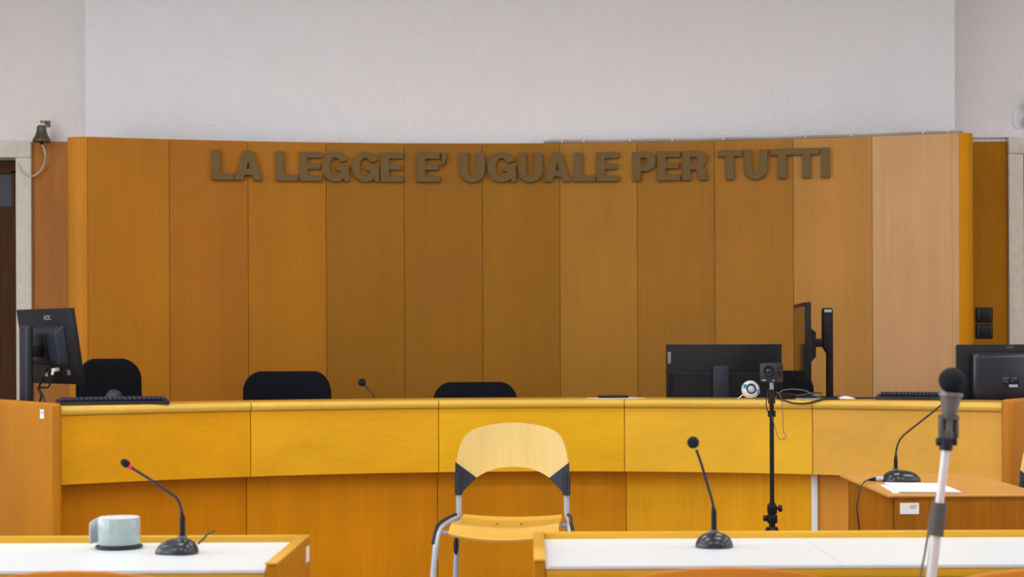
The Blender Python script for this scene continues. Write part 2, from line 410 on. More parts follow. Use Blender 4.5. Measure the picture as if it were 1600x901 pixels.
struct(MB().box(((fl1 - 2.3) / 2, YS - 0.012, SW / 2), (abs(-2.3 - fl1), 0.024, SW), 0.001).build('trim_3', M['strip_l']))
struct(MB().box(((2.25 + fr0 - 0.004) / 2, YS - 0.012, SW / 2 - 0.01), (fr0 - 0.004 - 2.25, 0.024, SW - 0.02), 0.001).build('trim_4', M['strip_r']))
struct(MB().box(((cx1 + XR) / 2, YS - 0.014, SW + 0.024), (XR - cx1 - 0.004, 0.028, 0.046), 0.003).build('trim_5', M['plaster']))
struct(MB().box((XR - 0.01, (YB + YS) / 2, 0.05), (0.02, YS - YB - 0.1, 0.1)).build('baseboard_right', M['marble']))
struct(MB().box((XL + 0.01, (YB + YS) / 2, 0.05), (0.02, YS - YB - 0.1, 0.1)).build('baseboard_left', M['marble']))

# ceiling lamps, the outer columns added as fill
for i, (x, y) in enumerate(LAMPS):
    t = thing('ceiling_light', 'unseen recessed rectangular ceiling light with white frame above the courtroom', 'ceiling light', (x, y, CEIL - 0.06), 0, 'ceiling lights over the courtroom')
    MB().box((0, 0.29, 0.025), (1.26, 0.04, 0.07), 0.004).box((0, -0.29, 0.025), (1.26, 0.04, 0.07), 0.004).box((0.61, 0, 0.025), (0.04, 0.54, 0.07), 0.004).box((-0.61, 0, 0.025), (0.04, 0.54, 0.07), 0.004).build('lamp_frame', M['window_frame'], t)
    MB().box((0, 0, 0.03), (1.18, 0.54, 0.04)).build('diffuser', M['diffuser'], t)

# ------------------------------------------------------------------ curved panelling with its letters
def theta_for(px, py, r, cx, cy):
    """angle on a circle that the photograph shows at column px (height py)"""
    tx = (px - VX) - ROLL * (py - VY); lo, hi = -1.2, 1.2
    for _ in range(60):
        m = (lo + hi) / 2
        v = (cx + r * math.sin(m)) * F / (cy + r * math.cos(m))
        if v < tx: lo = m
        else: hi = m
    return (lo + hi) / 2
def wall_pt(px, py, r=WR):
    t = theta_for(px, py, r, WCX, WCY); return t, WCX + r * math.sin(t), WCY + r * math.cos(t)
PT = 2.302
seams = [137, 265, 388, 510, 632, 754, 875, 996, 1117, 1240, 1363, 1488, 1499]
tt = [wall_pt(x, 420)[0] for x in seams]
panelling = thing('curved_wall_panelling', 'tall curved amber wood panelling behind the judges bench carrying the lettering', 'wall panelling', (WCX, WCY + WR, 0))
L0 = panelling.location.copy()
g = 0.00016
for i in range(12):
    MB().sweep([(WR, 0), (WR + 0.03, 0), (WR + 0.03, PT), (WR, PT)], tt[i] + (g if i < 11 else 0.00004), tt[i + 1] - (g if i < 10 else 0.00004), WCX, WCY, 6).build(
        'veneer_panel', WALLV[min(i, 10)], panelling, L0, {0: 'orange veneer panel', 6: 'yellowish lighter veneer panel', 10: 'veneer panel with pale pinkish window sheen in its colour', 11: 'narrow veneer strip with pinkish window sheen in its colour'}.get(i))
MB().sweep([(WR + 0.031, 0), (WR + 0.05, 0), (WR + 0.05, PT - 0.004), (WR + 0.031, PT - 0.004)], tt[0], tt[-1], WCX, WCY, 40).build('backing_board', WALLV[3], panelling, L0)
def edge_trim(sgn, t, rad, mat, lab):
    e = Vector((WCX + WR * math.sin(t), WCY + WR * math.cos(t)))
    tan = Vector((math.cos(t), -math.sin(t))) * sgn; out = Vector((math.sin(t), math.cos(t)))
    e = e + tan * 0.0004
    flat = 0.0
    c = e + tan * flat + out * rad
    pts = [e]
    for k in range(13):
        a = k / 12 * PI / 2
        pts.append(c + tan * math.sin(a) * rad - out * math.cos(a) * rad)
    pts.append(Vector((pts[-1].x, YS - 0.03)))
    inner = [Vector((p.x - sgn * 0.02 * min(1, 1), p.y + 0.02)) for p in pts[:-1]]
    outer = pts
    poly = [(p.x, p.y) for p in outer] + [(outer[-1].x - sgn * 0.022, outer[-1].y)] + [(c.x + (p.x - c.x) * 0.75, c.y + (p.y - c.y) * 0.75) for p in reversed(outer[1:-1])] + [((e + out * 0.025).x, (e + out * 0.025).y)]
    MB().prism(poly, PT).build('rounded_edge', mat, panelling, L0, lab, smooth=30)
edge_trim(-1, tt[0], 0.095, M['edge_l'], 'honey coloured rounded edge')
edge_trim(1, tt[-1], 0.066, M['edge_r'], 'amber rounded edge')

# cable trunking along the top edge
def arc_path(x0, x1, z, r, n=40, wob=0.0):
    a0, a1 = wall_pt(x0, 220, r)[0], wall_pt(x1, 215, r)[0]; out = []
    for i in range(n + 1):
        t = a0 + (a1 - a0) * i / n
        out.append(Vector((WCX + r * math.sin(t), WCY + r * math.cos(t), z + wob * math.sin(i * 0.75))))
    return out
trk = thing('cable_trunking', 'thin grey cable trunking clipped along the top of the curved panelling, right half', 'cable trunking', wall_pt(850, 220)[1:] + (PT,))
Lk = trk.location.copy()
MB().tube(arc_path(850, 1505, PT + 0.007, WR + 0.012, 40, 0.001), 0.007, 8, 1).build('lower_duct', M['trunking'], trk, Lk, 'grey duct')
MB().tube(arc_path(856, 1500, PT + 0.018, WR + 0.022, 40, 0.002), 0.005, 8, 1).build('cable', M['cord_white'], trk, Lk, 'pale cable')
for x in (878, 912, 984, 1050, 1130, 1258, 1330, 1441, 1480):
    t, X, Y = wall_pt(x, 215, WR + 0.012); MB().box((X, Y - 0.002, PT + 0.009), (0.012, 0.03, 0.014), 0.003).build('clip', M['cord_white'], trk, Lk)

# letters
def arc(cx, cy, rx, ry, a0, a1, n=14): return [(cx + rx * math.cos(math.radians(a0 + (a1 - a0) * i / n)), cy + ry * math.sin(math.radians(a0 + (a1 - a0) * i / n))) for i in range(n + 1)]
GLY = {
 'L': (.76, [[(0, 0), (.76, 0), (.76, .2), (.27, .2), (.27, 1), (0, 1)]]),
 'E': (.76, [[(0, 0), (.76, 0), (.76, .19), (.27, .19), (.27, .42), (.71, .42), (.71, .6), (.27, .6), (.27, .81), (.75, .81), (.75, 1), (0, 1)]]),
 'A': (.96, [[(0, 0), (.28, 0), (.34, .18), (.62, .18), (.68, 0), (.96, 0), (.63, 1), (.33, 1)], [(.40, .37), (.56, .37), (.48, .70)]]),
 'T': (.82, [[(0, 1), (0, .8), (.275, .8), (.275, 0), (.545, 0), (.545, .8), (.82, .8), (.82, 1)]]),
 'I': (.27, [[(0, 0), (.27, 0), (.27, 1), (0, 1)]]),
 'U': (.84, [[(0, 1)] + arc(.42, .36, .42, .38, 180, 360) + [(.84, 1), (.57, 1)] + arc(.42, .36, .15, .17, 360, 180) + [(.27, 1)]]),
 'P': (.78, [[(0, 0), (.27, 0), (.27, .33)] + arc(.44, .665, .34, .335, -90, 90) + [(0, 1)], [(.27, .52)] + arc(.41, .665, .11, .145, -90, 90) + [(.27, .81)]]),
 'R': (.86, [[(0, 0), (.27, 0), (.27, .37), (.42, .37), (.51, .35), (.545, .26), (.56, .08), (.59, 0), (.86, 0), (.83, .06), (.815, .26), (.78, .4), (.68, .47), (.78, .54), (.825, .66), (.82, .8), (.76, .92), (.64, .985), (.5, 1), (0, 1)], [(.27, .56)] + arc(.44, .685, .11, .125, -90, 90) + [(.27, .81)]]),
 'G': (.93, [arc(.46, .5, .46, .52, 26, 312, 30) + [(.79, 0), (.93, 0), (.93, .55), (.49, .55), (.49, .38), (.69, .38)] + arc(.46, .5, .2, .33, 312, 30, 22)]),
 "'": (.17, [[(.02, 1), (.17, 1), (.17, .8), (.1, .6), (0, .6), (.05, .78), (.02, .78)]]),
}
LET = [('L', 331, 365, 'LA'), ('A', 366.5, 409, 'LA'), ('L', 431, 465, 'LEGGE'), ('E', 468, 502.5, 'LEGGE'), ('G', 503, 545, 'LEGGE'), ('G', 550, 592, 'LEGGE'), ('E', 595, 630, 'LEGGE'),
       ('E', 651.5, 687, "E'"), ("'", 690, 697, "E'"), ('U', 719, 757, 'UGUALE'), ('G', 762, 806, 'UGUALE'), ('U', 810, 847, 'UGUALE'), ('A', 850, 891.6, 'UGUALE'), ('L', 897.5, 930.6, 'UGUALE'), ('E', 932.6, 967, 'UGUALE'),
       ('P', 989, 1024, 'PER'), ('E', 1027.5, 1062.6, 'PER'), ('R', 1066.5, 1105, 'PER'), ('T', 1122.7, 1159, 'TUTTI'), ('U', 1163, 1199, 'TUTTI'), ('T', 1204, 1241, 'TUTTI'), ('T', 1242, 1279, 'TUTTI'), ('I', 1283, 1296, 'TUTTI')]
ordw = {1: 'first', 2: 'second', 3: 'third'}
seen = {}
LH = 0.156
for i, (ch, x0, x1, word) in enumerate(LET):
    r = WR - 0.013
    ta, X0, Y0 = wall_pt(x0, 260, r); tb, X1, Y1 = wall_pt(x1, 260, r)
    wid = math.hypot(X1 - X0, Y1 - Y0); gw, spl = GLY[ch]
    me = curve_mesh([[(px / gw * wid - wid / 2, py * LH) for px, py in s] for s in spl], 0.0105, 0.0015)
    me.transform(RX90); me.materials.append(M['bronze']); me.name = 'wall_letter'
    o = bpy.data.objects.new('wall_letter', me); COL.objects.link(o)
    tm = (ta + tb) / 2; zb = 2.090
    o.location = ((X0 + X1) / 2, (Y0 + Y1) / 2, zb); o.rotation_euler = (0, 0, -tm)
    n = seen[(ch, word)] = seen.get((ch, word), 0) + 1; tot = sum(1 for q in LET if q[0] == ch and q[3] == word)
    nm = 'apostrophe' if ch == "'" else 'letter ' + ch
    lab = 'bronze %s%s in the word %s on the curved panelling' % ((ordw[n] + ' ') if tot > 1 else '', nm, word)
    tag(o, lab, 'letter', 'bronze wall letters of the motto')

# ------------------------------------------------------------------ judges' bench
tb_ = [-0.6345, -0.383, -0.1276, 0.1276, 0.383, 0.6345]
LZ = 0.955; DZK = 0.83
unit_lab = ['leftmost curved section of the judges bench, next to the end board with the keyboard above',
            'second section from the left of the judges bench, below the wide office chair',
            'middle section of the judges bench, behind the plywood chair',
            'section of the judges bench behind the black tripod pole',
            'rightmost curved section of the judges bench, behind the small side table']
def nosing(r0, r1, z0, z1, n=8):
    rr = (z1 - z0) / 2; zc = (z0 + z1) / 2; pr = []
    for k in range(n + 1):
        a = PI / 2 + PI * k / n; pr.append((r0 + rr * 0.75 + rr * 0.75 * math.cos(a), zc + rr * math.sin(a)))
    return [(r1, z1)] + pr + [(r1, z0)]
for i in range(5):
    g = 0.0005; a, c = tb_[i] + g, tb_[i + 1] - g; m = (a + c) / 2
    loc = Vector((BCX + BR * math.sin(m), BCY + BR * math.cos(m), 0))
    t = thing('judge_bench_section', unit_lab[i], 'bench', loc, 0, 'curved sections of the judges bench')
    def sw(prof, name, mat, lab=None, aa=a, cc=c): return MB().sweep(prof, aa, cc, BCX, BCY, 12).build(name, mat, t, loc, lab)
    sw([(BR, .634), (BR + .022, .634), (BR + .022, .916), (BR, .916)], 'upper_panel', UPV[i], 'golden horizontal grain panel')
    sw([(BR + .09, 0), (BR + .11, 0), (BR + .11, .70), (BR + .09, .70)], 'lower_panel', LOV[i], 'deep orange lower panel')
    sw([(BR + .022, .645), (BR + .09, .645), (BR + .09, .663), (BR + .022, .663)], 'soffit', LOV[i])
    sw(nosing(BR - .016, BR + .29, .917, LZ), 'ledge', M['ledge'], 'rounded honey wood ledge')
    sw([(BR + .27, DZK + .002), (BR + .288, DZK + .002), (BR + .288, .916), (BR + .27, .916)], 'riser', LOV[i])
    sw([(BR + .112, DZK - .03), (BR + .85, DZK - .03), (BR + .85, DZK), (BR + .112, DZK)], 'writing_top', M['ledge'])
def bench_pt(px, r, py=620):
    t = theta_for(px, py, r, BCX, BCY); return t, BCX + r * math.sin(t), BCY + r * math.cos(t)
EZ = 0.97
ends = []
for sgn, lab in ((-1, 'left end board of the judges bench with white sticker near its top corner'), (1, 'right end board of the judges bench beside the plywood chair')):
    th = sgn * 0.6355
    rad = Vector((math.sin(th), math.cos(th), 0)); tan = Vector((math.cos(th), -math.sin(th), 0)) * sgn
    r0, r1, tk = 3.212, 4.75, 0.05
    c = Vector((BCX, BCY, 0)) + rad * (r0 + r1) / 2 + tan * (tk / 2)
    R_ = Matrix((rad.to_4d(), (tan if sgn < 0 else tan).to_4d(), (0, 0, 1, 0), (0, 0, 0, 1))).transposed()
    R_[3][3] = 1
    for k in range(3): R_[k][3] = 0; R_[3][k] = 0
    t = thing('bench_end_board', lab, 'bench end', (c.x, c.y, 0), 0, 'end boards of the judges bench')
    e = MB().box((0, 0, EZ / 2), (r1 - r0, tk, EZ), 0.016, 4).xf(Matrix.Translation((c.x, c.y, 0)) @ R_).build('board', M['endpanel'], t, t.location)
    ends.append((t, c, rad, tan, R_))
t, c, rad, tan, R_ = ends[0]
pxs = 65.5; # sticker on the outer face of the left end board
best = None
for k in range(400):
    r = 3.2 + k * 0.002; p = Vector((BCX, BCY, 0)) + rad * r + tan * 0.051
    d = abs(p.x * F / p.y + VX + ROLL * 108 - pxs)
    if best is None or d < best[0]: best = (d, r, p)
stz = HC - (646.5 - VY + ROLL * (pxs - VX)) * best[2].y / F
st = MB().box((0, 0, 0), (0.045, 0.0012, 0.038)).xf(Matrix.Translation((best[2].x, best[2].y, stz)) @ R_).build('inventory_sticker', M['paper'], t, t.location, 'small white sticker')
MB().box((-0.014, 0.0008, 0.006), (0.007, 0.0006, 0.012)).box((0.006, 0.0008, 0.01), (0.02, 0.0006, 0.003)).box((0.006, 0.0008, 0.003), (0.02, 0.0006, 0.003)).xf(Matrix.Translation((best[2].x, best[2].y, stz)) @ R_).build('print', M['print_dark'], st, t.location)

# white conduit on the lower front
tq, qx, qy = bench_pt(1273, BR + .082, 780)
tag(MB().box((0, 0, 0.318), (0.028, 0.012, 0.63), 0.003).xf(Matrix.Rotation(-tq, 4, 'Z')).build('cable_duct', M['white_plastic'], None, None), 'white vertical cable duct on the bench front left of the side table', 'cable duct').location = (qx, qy, 0)

# ------------------------------------------------------------------ office chairs
def rrect(hw, z0, z1, rt, rb, n=8):
    pts = []
    for cxx, czz, a0, rr in ((hw - rt, z1 - rt, 0, rt), (-hw + rt, z1 - rt, 90, rt), (-hw + rb, z0 + rb, 180, rb), (hw - rb, z0 + rb, 270, rb)):
        for k in range(n + 1):
            a = math.radians(a0 + 90 * k / n); pts.append((cxx + rr * math.cos(a), czz + rr * math.sin(a)))
    return pts
def pad(poly, th, bend, crown=0.012):
    """upholstered pad: outline in XZ filled ring by ring, thickness along Y, rounded rim"""
    n = len(poly); cx = sum(p[0] for p in poly) / n; cz = sum(p[1] for p in poly) / n
    b = bmesh.new(); levels = [(0.0, -th / 2 - crown), (0.35, -th / 2 - crown * .9), (0.7, -th / 2 - crown * .6), (0.92, -th / 2), (0.985, -th * .3), (1.0, 0), (0.985, th * .3), (0.92, th / 2), (0.5, th / 2), (0.0, th / 2)]
    rings = []
    for f, y in levels:
        if f == 0: rings.append([b.verts.new((cx, y + bend * 0, cz))])
        else: rings.append([b.verts.new((cx + (x - cx) * f, y - bend * ((cx + (x - cx) * f) ** 2), cz + (z - cz) * f)) for x, z in poly])
    for A, B_ in zip(rings[:-1], rings[1:]):
        for k in range(n):
            q = []
            for v in (A[k % len(A)], A[(k + 1) % len(A)] if len(A) > 1 else A[0], B_[(k + 1) % len(B_)] if len(B_) > 1 else B_[0], B_[k % len(B_)]):
                if v not in q: q.append(v)
            b.faces.new(q)
    bmesh.ops.recalc_face_normals(b, faces=b.faces)
    return MB().add(b)
def office_chair(label, loc, rz, hw, top):
    """top = height of the backrest top above the chair's floor"""
    t = thing('office_chair', label, 'office chair', loc, rz, 'black office chairs behind the judges bench')
    zt = top; z0 = zt - 0.46
    out = []
    for x, z in rrect(hw, 0, 1, 0.001, 0.001, 1): pass
    poly = rrect(hw, z0, zt, 0.085, 0.11)
    poly = [(x * (1 - 0.05 * max(0, (z - z0) / 0.46)), z + (0.012 * (1 - (x / hw) ** 2) if z > zt - 0.1 else 0)) for x, z in poly]
    back = pad(poly, 0.06, 1.1).xf(Matrix.Translation((0, 0.24, 0)))
    back.build('backrest', M['fabric'], t)
    pad(rrect(hw * .96, z0 + .01, zt - .02, 0.085, 0.11), 0.02, 1.1, 0.0).xf(Matrix.Translation((0, 0.277, 0))).build('back_shell', M['black'], t)
    sz = z0 - 0.06
    seat = pad(rrect(0.24, -0.24, 0.22, 0.07, 0.09), 0.07, 0).xf(Matrix.Translation((0, 0, sz)) @ Matrix.Rotation(-PI / 2, 4, 'X'))
    seat.build('seat', M['fabric'], t)
    MB().tube([(0, 0.30, z0 + 0.2), (0, 0.315, z0 + 0.02), (0, 0.27, sz - 0.06), (0, 0.05, sz - 0.075)], 0.018, 8).build('back_bracket', M['black'], t)
    MB().box((0, 0, sz - 0.065), (0.18, 0.22, 0.04), 0.01).build('mechanism', M['black'], t)
    MB().cyl((0, 0, 0.10), (0, 0, sz - 0.07), 0.026).cyl((0, 0, 0.07), (0, 0, 0.16), 0.035).build('gas_column', M['black'], t)
    for k in range(5):
        a = 2 * PI * k / 5 + 0.3; ca, sa = math.cos(a), math.sin(a)
        l = MB().tube([(0, 0, 0.10), (ca * 0.15, sa * 0.15, 0.092), (ca * 0.29, sa * 0.29, 0.068)], lambda q: 0.026 - 0.009 * q, 8).build('leg', M['black'], t)
        MB().cyl((ca * .29 - sa * .02, sa * .29 + ca * .02, 0.026), (ca * .29 + sa * .02, sa * .29 - ca * .02, 0.026), 0.026, n=16).cyl((ca * .29, sa * .29, 0.03), (ca * .29, sa * .29, 0.065), 0.008, n=8).build('caster', M['black'], l)
    return t
def oc(px0, px1, ytop, Y, label, rz=0.0, hw=None):
    s = F / Y; pc = (px0 + px1) / 2; q = P(pc, ytop, s)
    hw = hw or (px1 - px0) / 2 / s
    off = Vector((-math.sin(rz) * 0.21, math.cos(rz) * 0.21, 0))
    office_chair(label, (q.x - off.x, Y - off.y, DAIS), rz, hw, q.z - DAIS - 0.006)
oc(378, 520, 580, 8.36, 'black office chair to the left of the gooseneck microphone behind the bench')
oc(674, 811, 597, 8.40, 'black office chair behind the middle of the bench with only its low top showing')
oc(1130, 1273, 579, 8.32, 'black office chair half hidden behind the wide monitor and the side-on monitor')
oc(133, 212, 561, 7.86, 'black office chair turned sideways beside the left monitor and keyboard', 0.75, 0.165)

# ------------------------------------------------------------------ plywood chairs
def ply_outline():
    top = [(-.236, .705), (-.228, .745), (-.218, .785), (-.203, .815), (-.18, .838), (-.145, .853), (-.1, .8635), (-.05, .870), (0, .872)]
    top = top + [(-x, z) for x, z in reversed(top[:-1])]
    bot = [(.222, .655), (.20, .632), (.175, .63), (.153, .643), (.13, .658), (.1, .6715), (.065, .681), (.03, .685), (0, .686)]
    bot = bot + [(-x, z) for x, z in reversed(bot[:-1])]
    return top, bot
BEND = 0.9
def by(x): return 0.215 - BEND * x * x
def plywood_chair(label, loc, rz, mat_back, mat_seat, group='plywood chairs with steel legs', lim=9.0):
    t = thing('plywood_chair', label, 'chair', loc, rz, group)
    top, bot = ply_outline()
    def zt(x):
        for (a, za), (c_, zc) in zip(top[:-1], top[1:]):
            if a <= x <= c_: return za + (zc - za) * (x - a) / (c_ - a)
        return top[0][1]
    bb = sorted(bot)
    def zb(x):
        for (a, za), (c_, zc) in zip(bb[:-1], bb[1:]):
            if a <= x <= c_: return za + (zc - za) * (x - a) / (c_ - a)
        return 0.70
    W = 0.2355
    def fb(u, v):
        x = -W * math.cos(PI * u) if True else 0
        x = -W * (1 - 2 * u) * 0.35 + x * 0.65
        z0, z1 = zb(x), zt(x); z = z0 + (z1 - z0) * v
        return (x, by(x) + 0.02 * (z - 0.7), z)
    MB().shell(fb, 40, 12, 0.011).build('backrest', mat_back, t)
    for s in (-1, 1):
        # gusset that clamps the shell to the upright
        poly = [(s * .2385, .709), (s * .153, .642), (s * .207, .588), (s * .215, .572), (s * .2385, .572)]
        b = bmesh.new(); fr = [b.verts.new((x, by(x) - 0.013 + 0.02 * (z - .7), z)) for x, z in poly]; bk = [b.verts.new((x, by(x) + 0.012 + 0.02 * (z - .7), z)) for x, z in poly]
        b.faces.new(fr); b.faces.new(bk[::-1])
        for k in range(5): b.faces.new((fr[k], bk[k], bk[(k + 1) % 5], fr[(k + 1) % 5]))
        bmesh.ops.recalc_face_normals(b, faces=b.faces)
        gz = MB().add(b).cyl((s * .2265, by(.2265) - .002, .572), (s * .2265, by(.2265) - .004, .665), 0.0165, n=16)
        gz.build('back_bracket', M['navy_plastic'], t, None, 'dark slate plastic bracket')
        yb = by(.2265) + .002
        cl = lambda pts: [(max(-lim, min(lim, p[0])), p[1], p[2]) for p in pts]
        MB().tube(cl([(s * .2265, yb, .66), (s * .2265, yb, .56), (s * .2275, yb + .005, .48), (s * .236, yb + .02, .38), (s * .262, yb + .07, .012)]), 0.0122, 12).build('rear_leg', M['silver'], t)
        MB().tube(cl([(s * .232, yb - .01, .478), (s * .246, yb - .10, .474), (s * .257, -.10, .47), (s * .264, -.165, .455), (s * .27, -.195, .41), (s * .276, -.208, .34), (s * .300, -.235, .012)]), 0.0125, 12).build('front_leg', M['silver'], t)
        MB().tube(cl([(s * .236, yb - .03, .492), (s * .25, yb - .10, .489), (s * .262, -.10, .486), (s * .272, -.17, .468), (s * .281, -.205, .41)]), 0.0075, 8).build('side_buffer', M['grey_plastic'], t, None, 'dark plastic stacking strip')
        fx, rx = s * min(.300, lim), s * min(.262, lim)
        MB().cyl((rx, yb + .07, 0), (rx, yb + .07, .03), 0.016, n=14).cyl((fx, -.235, 0), (fx, -.235, .03), 0.016, n=14).build('foot_cap', M['grey_plastic'], t)
        MB().ball((s * min(.238, lim), yb - .012, .36), 0.03, (0.35, 0.6, 1.35)).build('stacking_pad', M['grey_plastic'], t, None, 'dark oval plastic pad on the rear leg')
    def fs(u, v):
        hw = 0.207 + 0.012 * v; e = 2 * u - 1
        # rounded front corners
        x = e * hw; y = 0.165 - 0.40 * v * (1 - 0.075 * abs(e) ** 3)
        z = 0.470 + 0.010 * e * e - 0.012 * math.sin(PI * min(1, v * 1.15)) + 0.012 * abs(e) ** 2 * v
        if v > 0.72: z -= 0.045 * ((v - 0.72) / 0.28) ** 1.7
        if v < 0.1: z += 0.006 * (1 - v / 0.1)
        return (x, y, z)
    MB().shell(fs, 24, 24, 0.011).build('seat', mat_seat, t)
    b = MB()
    for x in (-.05, .05):
        for y in (.05, .02): b.cyl((x, y, .464), (x, y, .4665), 0.0045, n=10)
    b.build('screws', M['cord_black'], t)
    MB().tube([(-.258, -.12, .452), (-.2, -.12, .442), (.2, -.12, .442), (.258, -.12, .452)], 0.009, 8, 3).tube([(-.236, .12, .462), (-.19, .12, .446), (.19, .12, .446), (.236, .12, .462)], 0.009, 8, 3).build('seat_frame', M['silver'], t)
    return t
def ply_at(px, Yback, rz, label, mb, ms, **k):
    """Yback = distance of the backrest"""
    X = (px - VX) * Yback / F; off = 0.2
    return plywood_chair(label, (X + math.sin(rz) * off, Yback - math.cos(rz) * off, 0), rz, mb, ms, **k)
ply_at(801, 6.99, math.radians(-5), 'pale plywood chair with slate brackets standing alone before the middle of the bench', M['ply'], M['ply_seat'])
ply_at(1686, 6.42, math.radians(0), 'plywood chair cut off by the right edge, in front of the right end board', M['ply'], M['ply_seat'])
ply_at(116, 2.45, PI, 'honey brown chair back at the bottom left, at the left front desk', M['ply_brown'], M['ply_brown'], group='chair backs at the front desks', lim=.212)
ply_at(1132, 2.46, PI, 'honey brown chair back at the bottom edge, below the dome based desk microphone', M['ply_brown'], M['ply_brown'], group='chair backs at the front desks', lim=.212)
ply_at(1650, 2.44, PI, 'honey brown chair back in the bottom right corner, right of the microphone stand', M['ply_brown'], M['ply_brown'], group='chair backs at the front desks', lim=.212)

# ------------------------------------------------------------------ front desks
def desk(label, x0, x1, y0, y1, open_left=True, open_right=True, joints=()):
    zt, zr, tk = 0.74, 0.755, 0.025
    t = thing('desk', label, 'desk', ((x0 + x1) / 2, (y0 + y1) / 2, 0), 0, 'front desks with white tops'); L_ = t.location.copy()
    xs = [x0 + tk] + list(joints) + [x1 - tk]
    for a, c_ in zip(xs[:-1], xs[1:]):
        MB().box(((a + c_) / 2, (y0 + y1 - tk) / 2, zt - .003), (c_ - a - .0012, y1 - y0 - tk - .001, .006)).build('writing_surface', M['white'], t, L_, 'white laminate surface')
    MB().box(((x0 + x1) / 2, (y0 + y1 - tk) / 2 + .002, zt - .016), (x1 - x0 - 2 * tk - .001, y1 - y0 - tk - .004, .0195), 0.002).build('top_board', M['desk_wood'], t, L_)
    MB().box(((x0 + x1) / 2, y1 - tk / 2, zr / 2 + .2), (x1 - x0 - 2 * tk - .001, tk, zr - .4), 0.003).build('back_rail', M['desk_wood'], t, L_)
    for x in (x0 + tk / 2, x1 - tk / 2):
        b = MB(); b.box((x, (y0 + y1) / 2, zr - .003), (tk, y1 - y0, .006), 0.0015)
        b.build('side_cap', M['desk_wood'], t, L_)
        sb = MB().box((x, (y0 + y1) / 2, (zr - .007) / 2), (tk, y1 - y0, zr - .007), 0.004, 3).build('side_board', M['desk_side'], t, L_)
        if x < -0.5 and x > -0.6:
            q = MB().box((x + tk / 2 + .0006, 3.87, .715), (.0012, .05, .036)).build('inventory_sticker', M['paper'], sb, L_, 'small white sticker')
    MB().box(((x0 + x1) / 2, y0 + .22, .60), (x1 - x0 - 2 * tk - .002, .32, .012)).build('shelf', M['desk_side'], t, L_)
    for j in joints: MB().box((j, (y0 + y1) / 2 + .03, .3), (.02, y1 - y0 - .12, .58)).build('support_board', M['desk_side'], t, L_)
    return t
desk('left front desk with a white top, paper roll and microphone on it', -2.15, -0.5225, 3.412, 3.92)
desk('right front desk with a long white top below the witness chair', 0.003, 2.75, 3.452, 3.963, joints=(0.645,))

# ------------------------------------------------------------------ side table
tx0, tx1, ty0, ty1 = 1.083, 1.56, 5.06, 5.86
t = thing('side_table', 'small warm brown wooden side table with a sticker on its front edge', 'table', ((tx0 + tx1) / 2, (ty0 + ty1) / 2, 0)); L_ = t.location.copy()
MB().box(((tx0 + tx1) / 2, (ty0 + ty1) / 2, .7345), (tx1 - tx0, ty1 - ty0, .011), 0.004, 1).build('table_top', M['table_top'], t, L_, 'lighter brown top')
fx0 = tx0 + .025
MB().box(((fx0 + tx1) / 2, ty0 + .017, .3645), (tx1 - fx0, .02, .729), 0.001).build('front_panel', M['table_body'], t, L_)
MB().box((fx0 + .01, (ty0 + ty1) / 2 + .01, .3645), (.02, ty1 - ty0 - .08, .729), 0.001).build('side_panel', M['table_body'], t, L_)
MB().box((tx1 - .012, (ty0 + ty1) / 2 + .01, .3645), (.02, ty1 - ty0 - .08, .729), 0.001).build('side_panel', M['table_body'], t, L_)
MB().box(((fx0 + tx1) / 2, ty1 - .04, .3645), (tx1 - fx0 - .05, .02, .729), 0.001).build('back_panel', M['table_body'], t, L_)
a = P(1421, 794, F / (ty0 + .007))
q = MB().box((a.x, ty0 + .0064, a.z), (.058, .0012, .034)).build('inventory_sticker', M['paper'], t, L_, 'white paper sticker')
MB().box((a.x + .012, ty0 + .0056, a.z + .008), (.022, .0004, .003)).box((a.x + .010, ty0 + .0056, a.z + .002), (.018, .0004, .003)).build('print', M['print_dark'], q, L_)

# papers on the side table
def flat_poly(name, pts, th, mat, label, cat, group=None):
    b = MB(); c = sum((Vector(p) for p in pts), Vector((0, 0, 0))) / len(pts)
    poly = [(p[0] - c.x, p[1] - c.y) for p in pts]
    b.prism(poly, th); o = b.build(name, mat); o.location = (c.x, c.y, pts[0][2]); return tag(o, label, cat, group)
def on_plane(px, py, z):
    dx, dy = px - VX, py - VY; tx = dx - ROLL * dy; ty = dy + ROLL * dx
    s = ty / (HC - z); return Vector((tx / s, F / s, z))
TZ = 0.7405
flat_poly('paper_sheet', [on_plane(1376, 758, TZ), on_plane(1388, 756, TZ), on_plane(1408, 770, TZ), on_plane(1397, 771, TZ)], .002, M['paper'], 'narrow strip of white paper showing left of the paper stack on the side table', 'paper')
stk = thing('paper_stack', 'thin stack of white papers in front of the microphone on the side table', 'papers', tuple(on_plane(1440, 763, TZ)))
L_ = stk.location.copy()
for k, (dx, dz) in enumerate(((0.002, 0), (0, .0022), (-.002, .0044))):
    pts = [on_plane(1383, 756, TZ), on_plane(1470, 757.5, TZ), on_plane(1503, 771, TZ), on_plane(1404, 770, TZ)]
    MB().prism([(p.x + dx, p.y + dx) for p in pts][::-1], .002, Matrix.Translation((0, 0, TZ + dz))).build('sheet', M['paper'], stk, L_)

